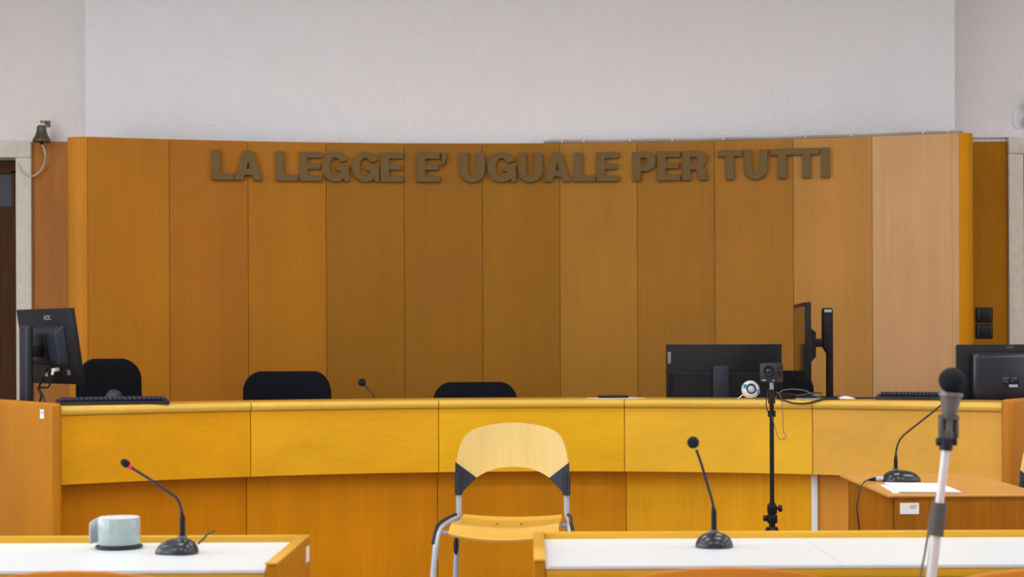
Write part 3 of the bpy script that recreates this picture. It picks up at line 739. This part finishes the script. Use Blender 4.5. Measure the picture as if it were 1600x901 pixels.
# ------------------------------------------------------------------ gooseneck microphones
def goose(label, base, neck, head, hr, s, zbase, rz, bsize, sleeve=None, ring=False, cable=None, teardrop=True, hs=(1, 1, 1), connector=None):
    """base = pixel of the base centre, neck = pixel path, all at s px per metre"""
    o = P(base[0], base[1], s); o.z = zbase
    t = thing('gooseneck_microphone', label, 'microphone', tuple(o), 0); L_ = o
    bx, byy, bh = bsize; b = bmesh.new(); n = 36; rings = []
    prof = [(1.0, 0), (1.02, .08), (1.0, .2), (.92, .45), (.78, .68), (.55, .87), (.3, .97), (0.0, 1.0)]
    for f, h in prof:
        if f == 0: rings.append([b.verts.new((0, 0, bh))]); continue
        rg = []
        for k in range(n):
            a = 2 * PI * k / n; ca, sa = math.cos(a), math.sin(a); ex = 1.0
            if teardrop and ca < 0: ex = 1.0 + 0.55 * abs(ca) ** 2.2
            rg.append(b.verts.new((ca * f * bx * ex, sa * f * byy * (1 if not teardrop else (1 - 0.15 * max(0, -ca))), h * bh)))
        rings.append(rg)
    b.faces.new(rings[0][::-1])
    for A, B_ in zip(rings[:-1], rings[1:]):
        for k in range(n):
            if len(B_) == 1: b.faces.new((A[k], A[(k + 1) % n], B_[0]))
            else: b.faces.new((A[k], A[(k + 1) % n], B_[(k + 1) % n], B_[k]))
    bmesh.ops.recalc_face_normals(b, faces=b.faces)
    MB().add(b).xf(Matrix.Translation(o) @ Matrix.Rotation(rz, 4, 'Z')).build('base', M['black_gloss'], t, L_)
    pts = [P(x, y, s) for x, y in neck]
    p0 = Vector((pts[0].x, pts[0].y, zbase + bh * .9)); 
    MB().cyl(p0, p0 + Vector((0, 0, .008)), 0.0105, n=20).build('collar', M['mesh_grey'], t, L_, 'grey metal collar')
    MB().cyl(p0 + Vector((0, 0, .008)), pts[0], 0.0066, 0.0062, n=14).cyl(pts[0], pts[0] + (pts[1] - pts[0]).normalized() * .012, .0062, .0035, n=14).build('sleeve', M['black'], t, L_)
    MB().tube(pts, 0.0031, 8, 8).build('gooseneck', M['grey_plastic'], t, L_)
    hc = P(head[0], head[1], s)
    d = (hc - pts[-1]).normalized()
    if ring: MB().cyl(pts[-1] - d * .004, pts[-1] + d * .004, .0068, n=16).build('indicator_ring', M['red'], t, L_, 'red ring')
    q = Vector((0, 0, 1)).rotation_difference(d).to_matrix().to_4x4()
    MB().ball(hc, hr, hs, 24, q).build('windscreen', M['foam'], t, L_)
    if cable: MB().tube(cable, 0.0022, 8).build('cable', M['cord_black'], t, L_)
    if connector:
        MB().cyl(connector[0], connector[1], .0085, n=14).build('connector', M['silver'], t, L_, 'silver plug')
        MB().cyl(connector[1], connector[2], .0075, .003, n=14).build('strain_relief', M['black'], t, L_)
    return t
S1 = 704
goose('bent gooseneck microphone with a red ring on the left front desk', (284, 858), [(285, 808), (283, 795), (277, 779), (264, 769), (235, 749), (204, 729.5)], (196, 723.5), .0088, S1, .7405, 0.25, (.037, .045, .034), ring=True, hs=(1, 1, 1.35),
      cable=[P(305, 852, S1) + Vector((0, .03, 0)), P(312, 845, S1) + Vector((0, .04, 0)), P(318, 838, S1) + Vector((0, .05, 0)), P(326, 835, S1) + Vector((0, .07, 0))])
goose('straighter gooseneck microphone with a round foam ball on the right front desk', (1116, 850), [(1115.5, 799), (1113, 783), (1104, 752), (1096, 725), (1088, 702)], (1083, 691), .0138, 690, .7405, 0, (.0425, .042, .034), teardrop=False)
S3 = 470
c0 = P(1380, 748, S3)
goose('gooseneck microphone with teardrop base and silver plug on the side table', (1402, 757), [(1399.5, 716), (1401, 700), (1408, 684), (1425, 669), (1448, 651), (1470, 633)], (1477, 627), .013, S3, .7405, PI, (.050, .055, .038),
      connector=(P(1381, 748, S3), P(1368, 748, S3), P(1356, 749.5, S3)), cable=[P(1358, 749, S3), P(1349, 754, 480), P(1342, 772, 490), P(1339, 795, 492), P(1343, 830, 492), P(1346, 900, 492), Vector((P(1346, 900, 492).x, P(1346, 900, 492).y, .004))])
S4 = F / 7.78
goose('gooseneck microphone rising behind the bench between the two office chairs', (589, 664), [(587.5, 628), (586, 622), (581, 614), (569.5, 601.5)], (565.5, 597), .0185, S4, DZK, 0, (.045, .05, .03), teardrop=False)

# ------------------------------------------------------------------ paper roll on the left desk
o = on_plane(186, 855.5, .7405)
t = thing('tape_roll_dispenser', 'pale green grey film roll with a white loose end on the left front desk', 'roll', tuple(o))
MB().lathe([(0, 0), (.050, 0), (.053, .002), (.053, .006), (.049, .008), (0, .008)]).build('base_disc', M['grey_plastic'], t, None, 'dark base disc')
MB().lathe([(.018, .009), (.0465, .009), (.0475, .011), (.0475, .066), (.0455, .069), (.020, .070), (.018, .068), (.018, .009)], n=48).build('roll', M['tape'], t)
MB().lathe([(0, .009), (.0178, .009), (.0178, .071), (0, .071)]).build('core', M['white_plastic'], t, None, 'white core')
MB().lathe([(.021, .0702), (.0455, .0693), (.0455, .0705), (.021, .0714), (.021, .0702)], n=48).build('top_face', M['white_plastic'], t, None, 'white top face')
def flap(u, v): return (-.046 - .020 * math.sin(u * 1.9) + .002 * u, .035 - .05 * u, .010 + .060 * v - .016 * u * v)
MB().shell(flap, 8, 4, .0015).build('loose_end', M['white_plastic'], t, None, 'white loose end')

# ------------------------------------------------------------------ monitors
def slab_xz(cx, cz, w_, h_, th, bev=.006): return MB().box((cx, 0, cz), (w_, th, h_), bev, 2)
# wide monitor, back to the camera, on the writing top
ym = 7.70; s = F / ym; a = P(1041, 538, s); c_ = P(1222, 538, s); zt = a.z; xm = (a.x + c_.x) / 2; wm = c_.x - a.x
t = thing('monitor', 'wide black monitor seen square from behind in the middle right of the bench', 'monitor', (xm, ym, DZK), 0)
zt -= DZK
MB().box((0, .012, zt - .165), (wm, .012, .33), .003).build('screen_panel', M['black'], t)
MB().box((0, .0195, zt - .16), (wm - .02, .003, .30)).build('screen', M['screen'], t)
b = MB().prism([(-wm / 2 + .012, -.0), (-wm / 2 + .03, -.028), (wm / 2 - .03, -.028), (wm / 2 - .012, 0)], .19)
b.xf(Matrix.Translation((0, .007, zt - .325))); b.build('rear_housing', M['black'], t)
MB().box((0, -.0222, zt - .132), (wm - .07, .001, .004)).build('vent_strip', M['grey_plastic'], t, None, 'grey vent strip')
sx = P(1127, 600, F / (ym - .05)).x - xm
MB().box((sx, -.036, (zt - .095) / 2 + .005), (.075, .018, zt - .11), .004).build('stand_post', M['grey_plastic'], t, None, 'blue grey stand post')
MB().box((sx, .03, .006), (.24, .18, .012), .004).build('stand_base', M['grey_plastic'], t)
bd = MB().box((-wm / 2 + .0145, .004, zt - .062), (.016, .006, .056), .001).build('brand_badge', M['mesh_grey'], t, None, 'grey badge')
text_part('Lenovo', .0155, M['print'], t, Matrix.Translation((-wm / 2 + .0145, .0005, zt - .062)) @ RX90 @ Matrix.Rotation(-PI / 2, 4, 'Z'))
# side-on monitor on the ledge
ccx, ccy = (1293 - VX) * 7.35 / F - .001, 7.35
LZT = LZ + .0005
t = thing('monitor', 'tall stand monitor seen side-on at the right of the bench, screen facing left', 'monitor', (ccx, ccy, LZT), math.radians(-3))
zt = P(1260, 473, F / 7.3).z - LZT; zc = P(1293, 481, F / 7.35).z - LZT; px_ = -.112
MB().box((px_ + .003, 0, zt - .168), (.024, .47, .335), .003).build('screen_panel', M['black'], t)
MB().box((px_ - .0095, 0, zt - .168), (.002, .44, .30)).build('screen', M['screen'], t, None, 'dark reflective screen')
b = MB(); pr = [(0, -.10), (.036, -.13), (.036, -.235), (0, -.275)]
b.prism([(x, z) for x, z in pr], .30); b.xf(Matrix.Translation((px_ + .009, .15, zt)) @ RX90); b.build('rear_housing', M['black'], t)
MB().box((px_ + .068, 0, zt - .175), (.06, .05, .038), .003).build('tilt_bracket', M['black'], t)
b = MB().prism([(-.022, zc - .01), (-.018, zc), (.018, zc), (.022, zc - .008), (.022, .008), (-.003, .008), (-.003, zc - .20), (-.022, zc - .17)], .06, None, .002)
b.xf(Matrix.Translation((0, .03, 0)) @ RX90); b.build('stand_post', M['black'], t)
MB().box((.0, -.0305, zc - .013), (.032, .001, .012)).build('maker_label', M['print'], t, None, 'silver label')
MB().box((-.03, 0, .005), (.19, .20, .010), .004).build('stand_base', M['black'], t)
# left monitor
cpx, cpy = -2.216, 7.30; al = math.radians(46)
t = thing('monitor', 'black monitor at the far left seen obliquely from behind, cables hanging', 'monitor', (cpx, cpy, DZK), -al)
# local +Y = facing direction
zt = 1.371 - DZK
TL = Matrix.Translation((0, .115, zt - .17)) @ Matrix.Rotation(math.radians(9), 4, 'X')
def tl(mb, name, mat, lab=None): return mb.xf(TL).build(name, mat, t, None, lab)
tl(MB().box((0, 0, 0), (.50, .018, .335), .003), 'screen_panel', M['black'])
tl(MB().box((0, .0095, .006), (.475, .002, .30)), 'screen', M['screen'])
def frus(x0, x1, z0, z1, y0, y1, ins, bv=.005):
    b = bmesh.new()
    o_ = [b.verts.new((x, y0, z)) for x, z in ((x0, z0), (x1, z0), (x1, z1), (x0, z1))]
    i_ = [b.verts.new((x, y1, z)) for x, z in ((x0 + ins, z0 + ins), (x1 - ins, z0 + ins), (x1 - ins, z1 - ins), (x0 + ins, z1 - ins))]
    b.faces.new(i_)
    for k in range(4): b.faces.new((o_[k], o_[(k + 1) % 4], i_[(k + 1) % 4], i_[k]))
    b.faces.new(o_[::-1]); bmesh.ops.recalc_face_normals(b, faces=b.faces)
    bmesh.ops.bevel(b, geom=list(b.edges), offset=bv, segments=4, profile=.5, affect='EDGES'); return MB().add(b)
tl(frus(-.17, .17, -.085, .095, -.009, -.045, .028), 'rear_housing', M['grey_plastic'])
tl(MB().box((0, -.048, .0), (.12, .008, .11), .002), 'mount_plate', M['black'])
tl(MB().box((.075, -.03, -.10), (.026, .03, .016), .004).cyl((.075, -.04, -.10), (.075, -.05, -.12), .006), 'video_plug', M['white_plastic'], 'white plug')
tl(MB().box((-.06, -.0095, -.125), (.035, .001, .018)), 'maker_label', M['print'], 'pale label')
tl(MB().box((.15, -.0095, -.115), (.03, .001, .022)), 'rating_label', M['mesh_grey'], 'grey label')
text_part('AOC', .030, M['print'], t, TL @ Matrix.Translation((0.03, -.0095, .128)) @ RX90)
pt = 1.293 - DZK
MB().box((0, 0, pt / 2 + .006), (.075, .035, pt - .012), .012, 3).build('stand_post', M['grey_plastic'], t, None, 'blue grey post')
MB().box((0, -.0178, .17), (.014, .002, .09), .0008).build('post_slot', M['cord_black'], t)
MB().box((0, .05, pt - .115), (.04, .07, .05), .004).build('tilt_bracket', M['black'], t)
MB().box((0, .05, .006), (.24, .17, .012), .004).build('stand_base', M['black'], t)
MB().tube([TL @ Vector((.085, -.06, -.125)), TL @ Vector((.06, -.07, -.17)), (.05, .03, .19), (.075, .03, .155), (.06, .03, .11), (.09, .03, .05), (.10, .03, .012)], .005, 8).build('video_cable', M['cord_black'], t)
MB().tube([TL @ Vector((-.02, -.02, -.09)), TL @ Vector((-.02, -.05, -.14)), (.04, .04, .19), (.075, .04, .15), (.11, .04, .10), (.13, .05, .05), (.15, .06, .012)], .005, 8).build('power_cable', M['cord_black'], t)
# right monitor
yr = 7.30; s = F / yr; xl = P(1494, 538, s).x; wr = .425; xr_ = xl + wr / 2; zt = P(1540, 538, s).z - DZK
t = thing('monitor', 'black monitor with a bulging back at the far right end of the bench', 'monitor', (xr_, yr, DZK), 0)
MB().box((0, 0, zt - .15), (wr, .02, .30), .004).build('screen_panel', M['black'], t)
MB().box((0, .011, zt - .15), (wr - .03, .003, .27)).build('screen', M['screen'], t)
MB().box((-wr / 2 - .0008, .002, zt - .15), (.003, .012, .29), .0005).build('bezel_edge', M['mesh_grey'], t, None, 'grey bezel edge')
frus(-.165, .165, zt - .285, zt - .025, -.010, -.060, .016, .018).build('rear_housing', M['black_gloss'], t)
q = MB().box((.008, -.0607, zt - .165), (.07, .001, .045)).build('rating_label', M['black'], t)
b = MB().box((.02, -.0614, zt - .18), (.038, .001, .012)); b.build('barcode_strip', M['print'], t, None, 'white strip')
b = MB()
for k, (x, w2, z) in enumerate(((-.012, .03, -.145), (.024, .028, -.146), (-.014, .024, -.152), (.015, .012, -.156), (.03, .010, -.152), (-.014, .02, -.162))): b.box((x, -.0614, zt + z), (w2, .0006, .003))
b.build('small_print', M['mesh_grey'], t)
text_part('DELL', .015, M['mesh_grey'], t, Matrix.Translation((.022, -.0105, zt - .0125)) @ RX90)
MB().box((0, -.01, .07), (.09, .03, .12), .006).build('stand_post', M['black'], t)
MB().box((0, 0, .006), (.22, .17, .012), .005).build('stand_base', M['black'], t)

# ------------------------------------------------------------------ keyboards, mouse, phone, speaker
def keyboard(label, px, r, rz, w_, z=LZT):
    th, X, Y = bench_pt(px, r, 628)
    t = thing('keyboard', label, 'keyboard', (X, Y, z), rz)
    MB().prism([(-.065, 0), (-.065, .014), (.06, .022), (.065, .018), (.065, 0)], w_, None, .002).xf(Matrix(((0, 0, 1, -w_ / 2), (1, 0, 0, 0), (0, 1, 0, 0), (0, 0, 0, 1)))).build('case', M['grey_plastic'], t)
    b = MB(); nk = 22
    for rrow in range(5):
        for k in range(nk):
            x = -w_ / 2 + .014 + (w_ - .028) * (k + .5) / nk; y = -.048 + rrow * .023
            b.box((x, y, .0205 + (y + .065) * .064 - .0), ((w_ - .028) / nk - .003, .018, .008), .0015, 1)
    b.build('keys', M['grey_plastic'], t); return t
keyboard('dark keyboard on the bench ledge beside the left monitor', 176, 3.345, 0.30, .46)
keyboard('dark keyboard on the bench ledge left of the bulging monitor', 1436, 3.47, -0.30, .36)
th, X, Y = bench_pt(161, 3.475, 620)
tag(MB().box((0, 0.012, 0), (.15, .07, .021), .004).build('flat_case', M['black']), 'flat dark case under the mouse behind the left keyboard', 'case').location = (X, Y, LZT + .0106)
th, X, Y = bench_pt(178, 3.46, 620)
t = thing('computer_mouse', 'dark computer mouse resting on a flat case behind the left keyboard', 'mouse', (X, Y, LZT + .0215), 0.2)
MB().ball((0, 0, .004), .036, (1, 1.4, .95), 24).xf(Matrix.Identity(4)).build('shell', M['navy_plastic'], t)
for v in t.children[0].data.vertices: v.co.z = max(v.co.z, 0)
MB().cyl((0, -.025, .03), (0, -.012, .036), .004).build('wheel', M['black'], t)
# phone lying on papers
th, X, Y = bench_pt(962, 3.40, 620)
flat_poly('paper_sheet', [Vector((X - .135, Y - .02, LZT)), Vector((X - .06, Y - .11, LZT)), Vector((X + .13, Y - .05, LZT)), Vector((X + .05, Y + .08, LZT))], .0015, M['paper'], 'white paper sheet under the phone on the bench ledge', 'paper')
t = thing('phone', 'black phone lying on a white sheet on the bench ledge', 'phone', (X - .012, Y - .01, LZT + .0016), 0.05)
MB().box((0, 0, .0055), (.135, .07, .011), .004).build('case', M['black'], t)
MB().box((0, 0, .0113), (.12, .058, .001)).build('screen', M['screen'], t)
# little white speaker
th, X, Y = bench_pt(1172.5, 3.36, 610)
t = thing('desktop_speaker', 'small round white speaker with blue accents before the wide monitor', 'speaker', (X, Y, LZT), 0.15)
T2 = Matrix.Translation((0, 0, .040)) @ Matrix.Rotation(math.radians(-12), 4, 'X') @ RX90
MB().lathe([(0, -.035), (.020, -.034), (.034, -.022), (.0405, -.004), (.0405, .006), (.036, .016), (.027, .022), (.0235, .018), (.0235, .012), (0, .012)], T2, 8 * 4).build('housing', M['white_plastic'], t)
MB().lathe([(.0175, .0125), (.0235, .0125), (.0235, .0165), (.0175, .0165), (.0175, .0125)], T2).build('surround', M['grey_plastic'], t, None, 'dark cone surround')
MB().lathe([(0, .0125), (.0165, .0125), (.0165, .015), (.012, .020), (.006, .0225), (0, .023)], T2).build('cone', M['silver'], t, None, 'silver dome')
for s_ in (-1, 1):
    MB().box((s_ * .0305 * .97, -s_ * .012, .0205), (.015, .018, .004), .001).xf(T2).build('blue_accent', M['blue'], t, None, 'blue patch')
MB().tube([(-.025, .0, .012), (-.04, -.005, .016), (-.052, -.01, .006), (-.062, -.012, .003)], .0025, 8).build('cable', M['white_plastic'], t)
for v in t.children[0].data.vertices: v.co.z = max(v.co.z, 0.0)

# clutter under the side-on monitor
th, X, Y = bench_pt(1228, 3.37, 618)
t = thing('power_adapter', 'black power adapter on the bench ledge left of the monitor foot', 'adapter', (X, Y, LZT), 0.3)
MB().box((0, 0, .013), (.075, .045, .026), .006).build('case', M['black'], t)
MB().tube([(.035, 0, .012), (.09, -.02, .02), (.15, .0, .026), (.19, .02, .02)], .003, 8).build('cable', M['cord_grey'], t)
th, X, Y = bench_pt(1268, 3.33, 620)
flat_poly('document', [Vector((X - .07, Y - .03, LZT)), Vector((X + .06, Y - .085, LZT)), Vector((X + .10, Y - .045, LZT)), Vector((X - .03, Y + .02, LZT))], .006, M['trunking'], 'grey document folder in front of the side-on monitor foot', 'document')
th, X, Y = bench_pt(1317, 3.31, 620)
t = thing('paper_scrap', 'crumpled white paper scrap right of the side-on monitor foot', 'paper', (X + .012, Y, LZT))
MB().shell(lambda u, v: (-.04 + .08 * u, -.02 + .04 * v, .004 + .012 * math.sin(3 * u) * v), 6, 4, .001).build('sheet', M['paper'], t)
def cable(label, pts, r, mat):
    b = MB().tube(pts, r, 8); c = Vector(pts[0]); o = b.build('cable', mat, None, c); return tag(o, label, 'cable')
def bp(px, r, z): th, X, Y = bench_pt(px, r, 620); return Vector((X, Y, z))
cable('thick black cable sagging over the bench nosing right of the tripod pole', [bp(1214, 3.30, LZ + .006), bp(1222, 3.236, LZ + .002), bp(1240, 3.222, .942), bp(1262, 3.224, .942), bp(1285, 3.24, LZ + .004), bp(1312, 3.29, LZ + .006)], .004, M['cord_black'])
cable('black cable trailing along the ledge to the right keyboard', [bp(1318, 3.40, LZ + .006), bp(1335, 3.38, LZ + .006), bp(1355, 3.41, LZ + .006), bp(1381, 3.42, LZ + .006)], .004, M['cord_black'])
cable('looped black cable standing up behind the cube camera', [bp(1212, 3.40, LZ + .006), bp(1222, 3.40, LZ + .035), bp(1240, 3.40, LZ + .042), bp(1258, 3.40, LZ + .036), bp(1270, 3.34, LZ + .02), bp(1280, 3.29, LZ + .012)], .003, M['cord_grey'])

# ------------------------------------------------------------------ cube camera on a tripod pole
yt = 6.50; s = F / yt; xb = P(1206, 700, s).x
t = thing('tripod_stand', 'slim black tripod pole in front of the bench carrying the cube camera', 'stand', (xb, yt, 0))
zc = P(1206, 600, s).z
MB().cyl((0, 0, .50), (0, 0, zc - .02), .0088, n=16).build('upper_pole', M['black'], t)
MB().cyl((0, 0, .18), (0, 0, .58), .0125, n=16).build('lower_pole', M['black'], t)
zk = P(1206, 646, s).z
MB().cyl((0, 0, zk - .012), (0, 0, zk + .012), .0155, n=16).build('collar', M['black'], t)
MB().cyl((0, 0, zc - .075), (0, 0, zc - .02), .015, .009, n=16).build('top_adapter', M['black'], t)
MB().cyl((0, 0, zc - .022), (0, 0, zc + .008), .008, n=14).build('screw_mount', M['silver'], t, None, 'silver screw mount')
z1 = P(1206, 795, s).z; z2 = P(1206, 810, s).z
MB().box((0, 0, z1), (.036, .034, .036), .005).cyl((.01, 0, z1 + .003), (.032, 0, z1 + .003), .006).cyl((.026, 0, z1 + .003), (.038, 0, z1 + .003), .014, n=12).build('clamp', M['black'], t)
MB().box((0, 0, z2 + .0), (.038, .034, .034), .005).cyl((-.01, 0, z2), (-.028, 0, z2), .006).cyl((-.02, 0, z2 + .002), (-.034, 0, z2 + .002), .0115, n=12).build('lower_clamp', M['black'], t)
for k in range(3):
    a = 2 * PI * k / 3 + .5; ca, sa = math.cos(a), math.sin(a)
    l = MB().tube([(ca * .015, sa * .015, .48), (ca * .28, sa * .28, .015)], .009, 8, 1).build('leg', M['black'], t)
    MB().ball((ca * .285, sa * .285, .013), .013).build('foot', M['foam'], l)
    MB().tube([(ca * .012, sa * .012, .2), (ca * .15, sa * .15, .245)], .006, 8, 1).build('brace', M['black'], t)
cc = P(1203.5, 582, s)
t = thing('cube_camera', 'small black cube camera with round lenses on top of the tripod pole', 'camera', (xb, yt, zc + .0085), math.radians(-27))
cs = .072; ch_ = P(1206, 567, s).z - (zc + .0085)
MB().box((0, 0, ch_ / 2), (cs, cs, ch_), .004).build('housing', M['grey_plastic'], t)
for k, (nx, ny) in enumerate(((0, -1), (1, 0), (0, 1), (-1, 0))):
    R2 = Matrix.Translation((nx * (cs / 2), ny * (cs / 2), ch_ * .58)) @ Vector((0, 0, 1)).rotation_difference(Vector((nx, ny, 0))).to_matrix().to_4x4()
    l = MB().lathe([(0, .001), (.014, .001), (.019, .004), (.022, .0035), (.023, 0), (0, 0)], R2).build('lens_ring', M['black'], t)
    MB().lathe([(.0, .006), (.006, .005), (.010, .002), (.011, .0012), (0, .0012)], R2).build('lens', M['black_gloss'], l)
MB().box((-.019, -cs / 2 - .0003, .008), (.018, .0006, .004)).box((.02, -cs / 2 - .0003, .007), (.010, .0006, .003)).build('printed_marks', M['print'], t, None, 'white printed marks')
cable('thin black cord hanging from the cube camera down the pole, left side', [P(1202, 603, s) + Vector((0, -.012, 0)), P(1198, 615, s) + Vector((0, -.02, 0)), P(1196, 632, s) + Vector((0, -.02, 0)), P(1200, 645, s) + Vector((0, -.016, 0))], .0022, M['cord_black'])
cable('thin cord looping down in front of the bench right of the tripod pole', [P(1213, 612, s + 6), P(1221, 622, s + 6), P(1223, 650, s + 6), P(1224, 672, s + 6), P(1228, 683, s + 6), P(1221, 686, s + 6), P(1216, 683, s + 6), P(1210, 664, s + 6), P(1207, 650, s + 6)], .0016, M['cord_grey'])

# ------------------------------------------------------------------ microphone on a floor stand, foreground
ysn = 3.22; s = F / ysn
def Q(x, y): return P(x, y, s)
base = Q(1455, 901) + (Q(1455, 901) - Q(1478, 690)).normalized() * (Q(1455, 901).z / ((Q(1478, 690) - Q(1455, 901)).normalized().z))
t = thing('microphone_stand', 'blurred silver microphone stand standing in front of the right desk', 'microphone stand', (base.x, base.y, 0)); L_ = t.location.copy()
A_, B_, C_, D_ = base + Vector((0, 0, .0)), Q(1462, 836), Q(1468, 785), Q(1478, 700)
ax = (D_ - A_).normalized()
MB().cyl(A_ + ax * .05, B_ + ax * .02, .0105, n=20).build('lower_tube', M['chrome'], t, L_)
MB().cyl(B_ - ax * .0, C_, .0150, .0145, n=20).build('clutch', M['stand_grey'], t, L_, 'grey clutch grip')
MB().cyl(C_, D_, .0082, n=20).build('upper_tube', M['chrome'], t, L_)
for k in range(3):
    a = 2 * PI * k / 3 + 1.75; ca, sa = math.cos(a), math.sin(a)
    l = MB().tube([A_ + Vector((ca * .02, sa * .02, .10)), A_ + Vector((ca * .13, sa * .13, .035)), A_ + Vector((ca * .2, sa * .2, .012))], .008, 8, 3).build('leg', M['black'], t, L_)
    MB().ball(A_ + Vector((ca * .2, sa * .2, .012)), .012).build('foot', M['foam'], l, L_)
MB().cyl(A_ + Vector((0, 0, .05)) , A_ + Vector((0, 0, .12)), .022, n=18).build('hub', M['black'], t, L_)
E_ = Q(1479.5, 680)
MB().cyl(D_ - ax * .004, E_, .0125, .0135, n=18).cyl(E_ + Vector((-.02, 0, -.012)), E_ + Vector((.018, 0, -.012)), .008, n=14).build('swivel', M['grey_plastic'], t, L_, 'grey swivel')
G_, H_ = Q(1480.2, 684), Q(1483.5, 648); up = (H_ - G_).normalized()
b = MB().cyl(G_, G_ + up * .012, .0145, n=20)
for dx in (-1, 1): b.box(((G_ + H_) / 2 + Vector((dx * .0145, 0, 0))), (.006, .024, (H_ - G_).length), .002)
b.cyl(H_ - up * .008, H_, .019, n=22)
b.build('clip', M['stand_grey'], t, L_, 'grey microphone clip')
t = thing('handheld_microphone', 'blurred handheld microphone with dark ball head at the top of the floor stand', 'microphone', tuple(G_ + up * .013)); L_ = t.location.copy()
J_ = Q(1485.5, 616); K_ = Q(1487.5, 594)
MB().cyl(G_ + up * .013, H_ + up * .0, .0105, .0125, n=22).cyl(H_, J_, .0135, .0215, n=24).build('body', M['mesh_grey'], t, L_, 'grey metal body')
MB().cyl(J_ - up * .003, J_ + up * .004, .0235, n=28).build('neck_ring', M['mesh_grey'], t, L_)
MB().ball(K_, .0255, (1, 1, .98), 28).build('head_grille', M['foam'], t, L_, 'dark ball grille')
cable('blurred dark cable hanging beside the floor microphone stand', [Q(1478, 690) + Vector((.004, .018, 0)), Q(1472, 760) + Vector((.0, .02, 0)), Q(1462, 800) + Vector((-.004, .02, 0)), Q(1451, 835) + Vector((0, .006, 0)), Q(1444, 870), Q(1437, 910), Q(1425, 1050)], .0022, M['cord_grey'])

# ------------------------------------------------------------------ wall fittings
yw = YS - .11; s = F / yw; bo = P(65, 222, s)
t = thing('hanging_bell', 'small aged brass bell on a bracket above the left door frame', 'bell', tuple(bo))
MB().lathe([(0, .092), (.020, .092), (.024, .088), (.026, .078), (.027, .062), (.033, .042), (.043, .024), (.049, .012), (.050, .004), (.0475, 0), (.044, .003), (.036, .022), (.022, .05), (0, .07)], n=36).build('bell_body', M['bell'], t)
MB().cyl((0, 0, .05), (0, 0, -.004), .003, n=8).ball((0, 0, -.006), .010).build('clapper', M['cord_black'], t)
MB().cyl((0, 0, .09), (0, 0, .104), .009, n=12).build('crown', M['white_plastic'], t, None, 'white knot')
MB().box((.002, .05, .118), (.012, .118, .004)).box((.002, .106, .116), (.03, .006, .036), .001).box((.002, -.008, .111), (.012, .003, .016)).build('bracket', M['bell'], t)
cp = [(65, 224), (69, 233), (71, 244), (69, 256), (62, 268), (51, 275), (41, 273), (33, 266), (28, 254)]
cable('off-white bell cord looping from the bell to the left door frame', [P(x, y, F / (yw + (.0 if i < 3 else .05 if i < 8 else .06))) for i, (x, y) in enumerate(cp)], .0042, M['cord_white'])
for (ya, yb_, lab) in ((480, 504, 'upper of the two black wall sockets on the right boarding'), (505, 529, 'lower of the two black wall sockets on the right boarding')):
    a = P(1535.5, (ya + yb_) / 2, F / YS)
    t = thing('wall_socket', lab, 'socket', (a.x, YS - .0245, a.z), 0, 'black wall sockets')
    MB().box((0, -.006, 0), (.096, .012, .084), .005, 3).build('plate', M['black'], t)
    MB().box((0, -.0135, 0), (.046, .004, .046), .0015).build('insert', M['black'], t)
    MB().box((-.034, -.013, 0), (.012, .003, .06), .001).box((.034, -.013, 0), (.012, .003, .06), .001).build('side_inserts', M['grey_plastic'], t)
a = P(1604, 184, F / YS)
t = thing('wall_camera', 'white wall device with a black ball above the right door, cut by the right edge', 'camera', (a.x, YS, a.z))
MB().prism([(r_ * math.cos(math.radians(an)), r_ * math.sin(math.radians(an)) * 1.15) for an, r_ in ((22, .085), (67, .085), (112, .085), (157, .085), (202, .085), (247, .085), (292, .085), (337, .085))], .012, Matrix.Translation((0, 0, 0)) @ RX90).build('mounting_plate', M['white_plastic'], t)
MB().box((.02, -.05, -.025), (.10, .08, .055), .012, 3).build('body', M['silver'], t)
MB().cyl((.01, -.02, .03), (.01, -.06, .055), .018).build('joint', M['white_plastic'], t)
MB().ball((.01, -.075, .065), .036).build('camera_ball', M['black_gloss'], t, None, 'glossy black ball')
MB().tube([(-.01, -.01, .06), (.0, -.03, .12), (.03, -.05, .14)], .006, 8).build('bracket', M['silver'], t)
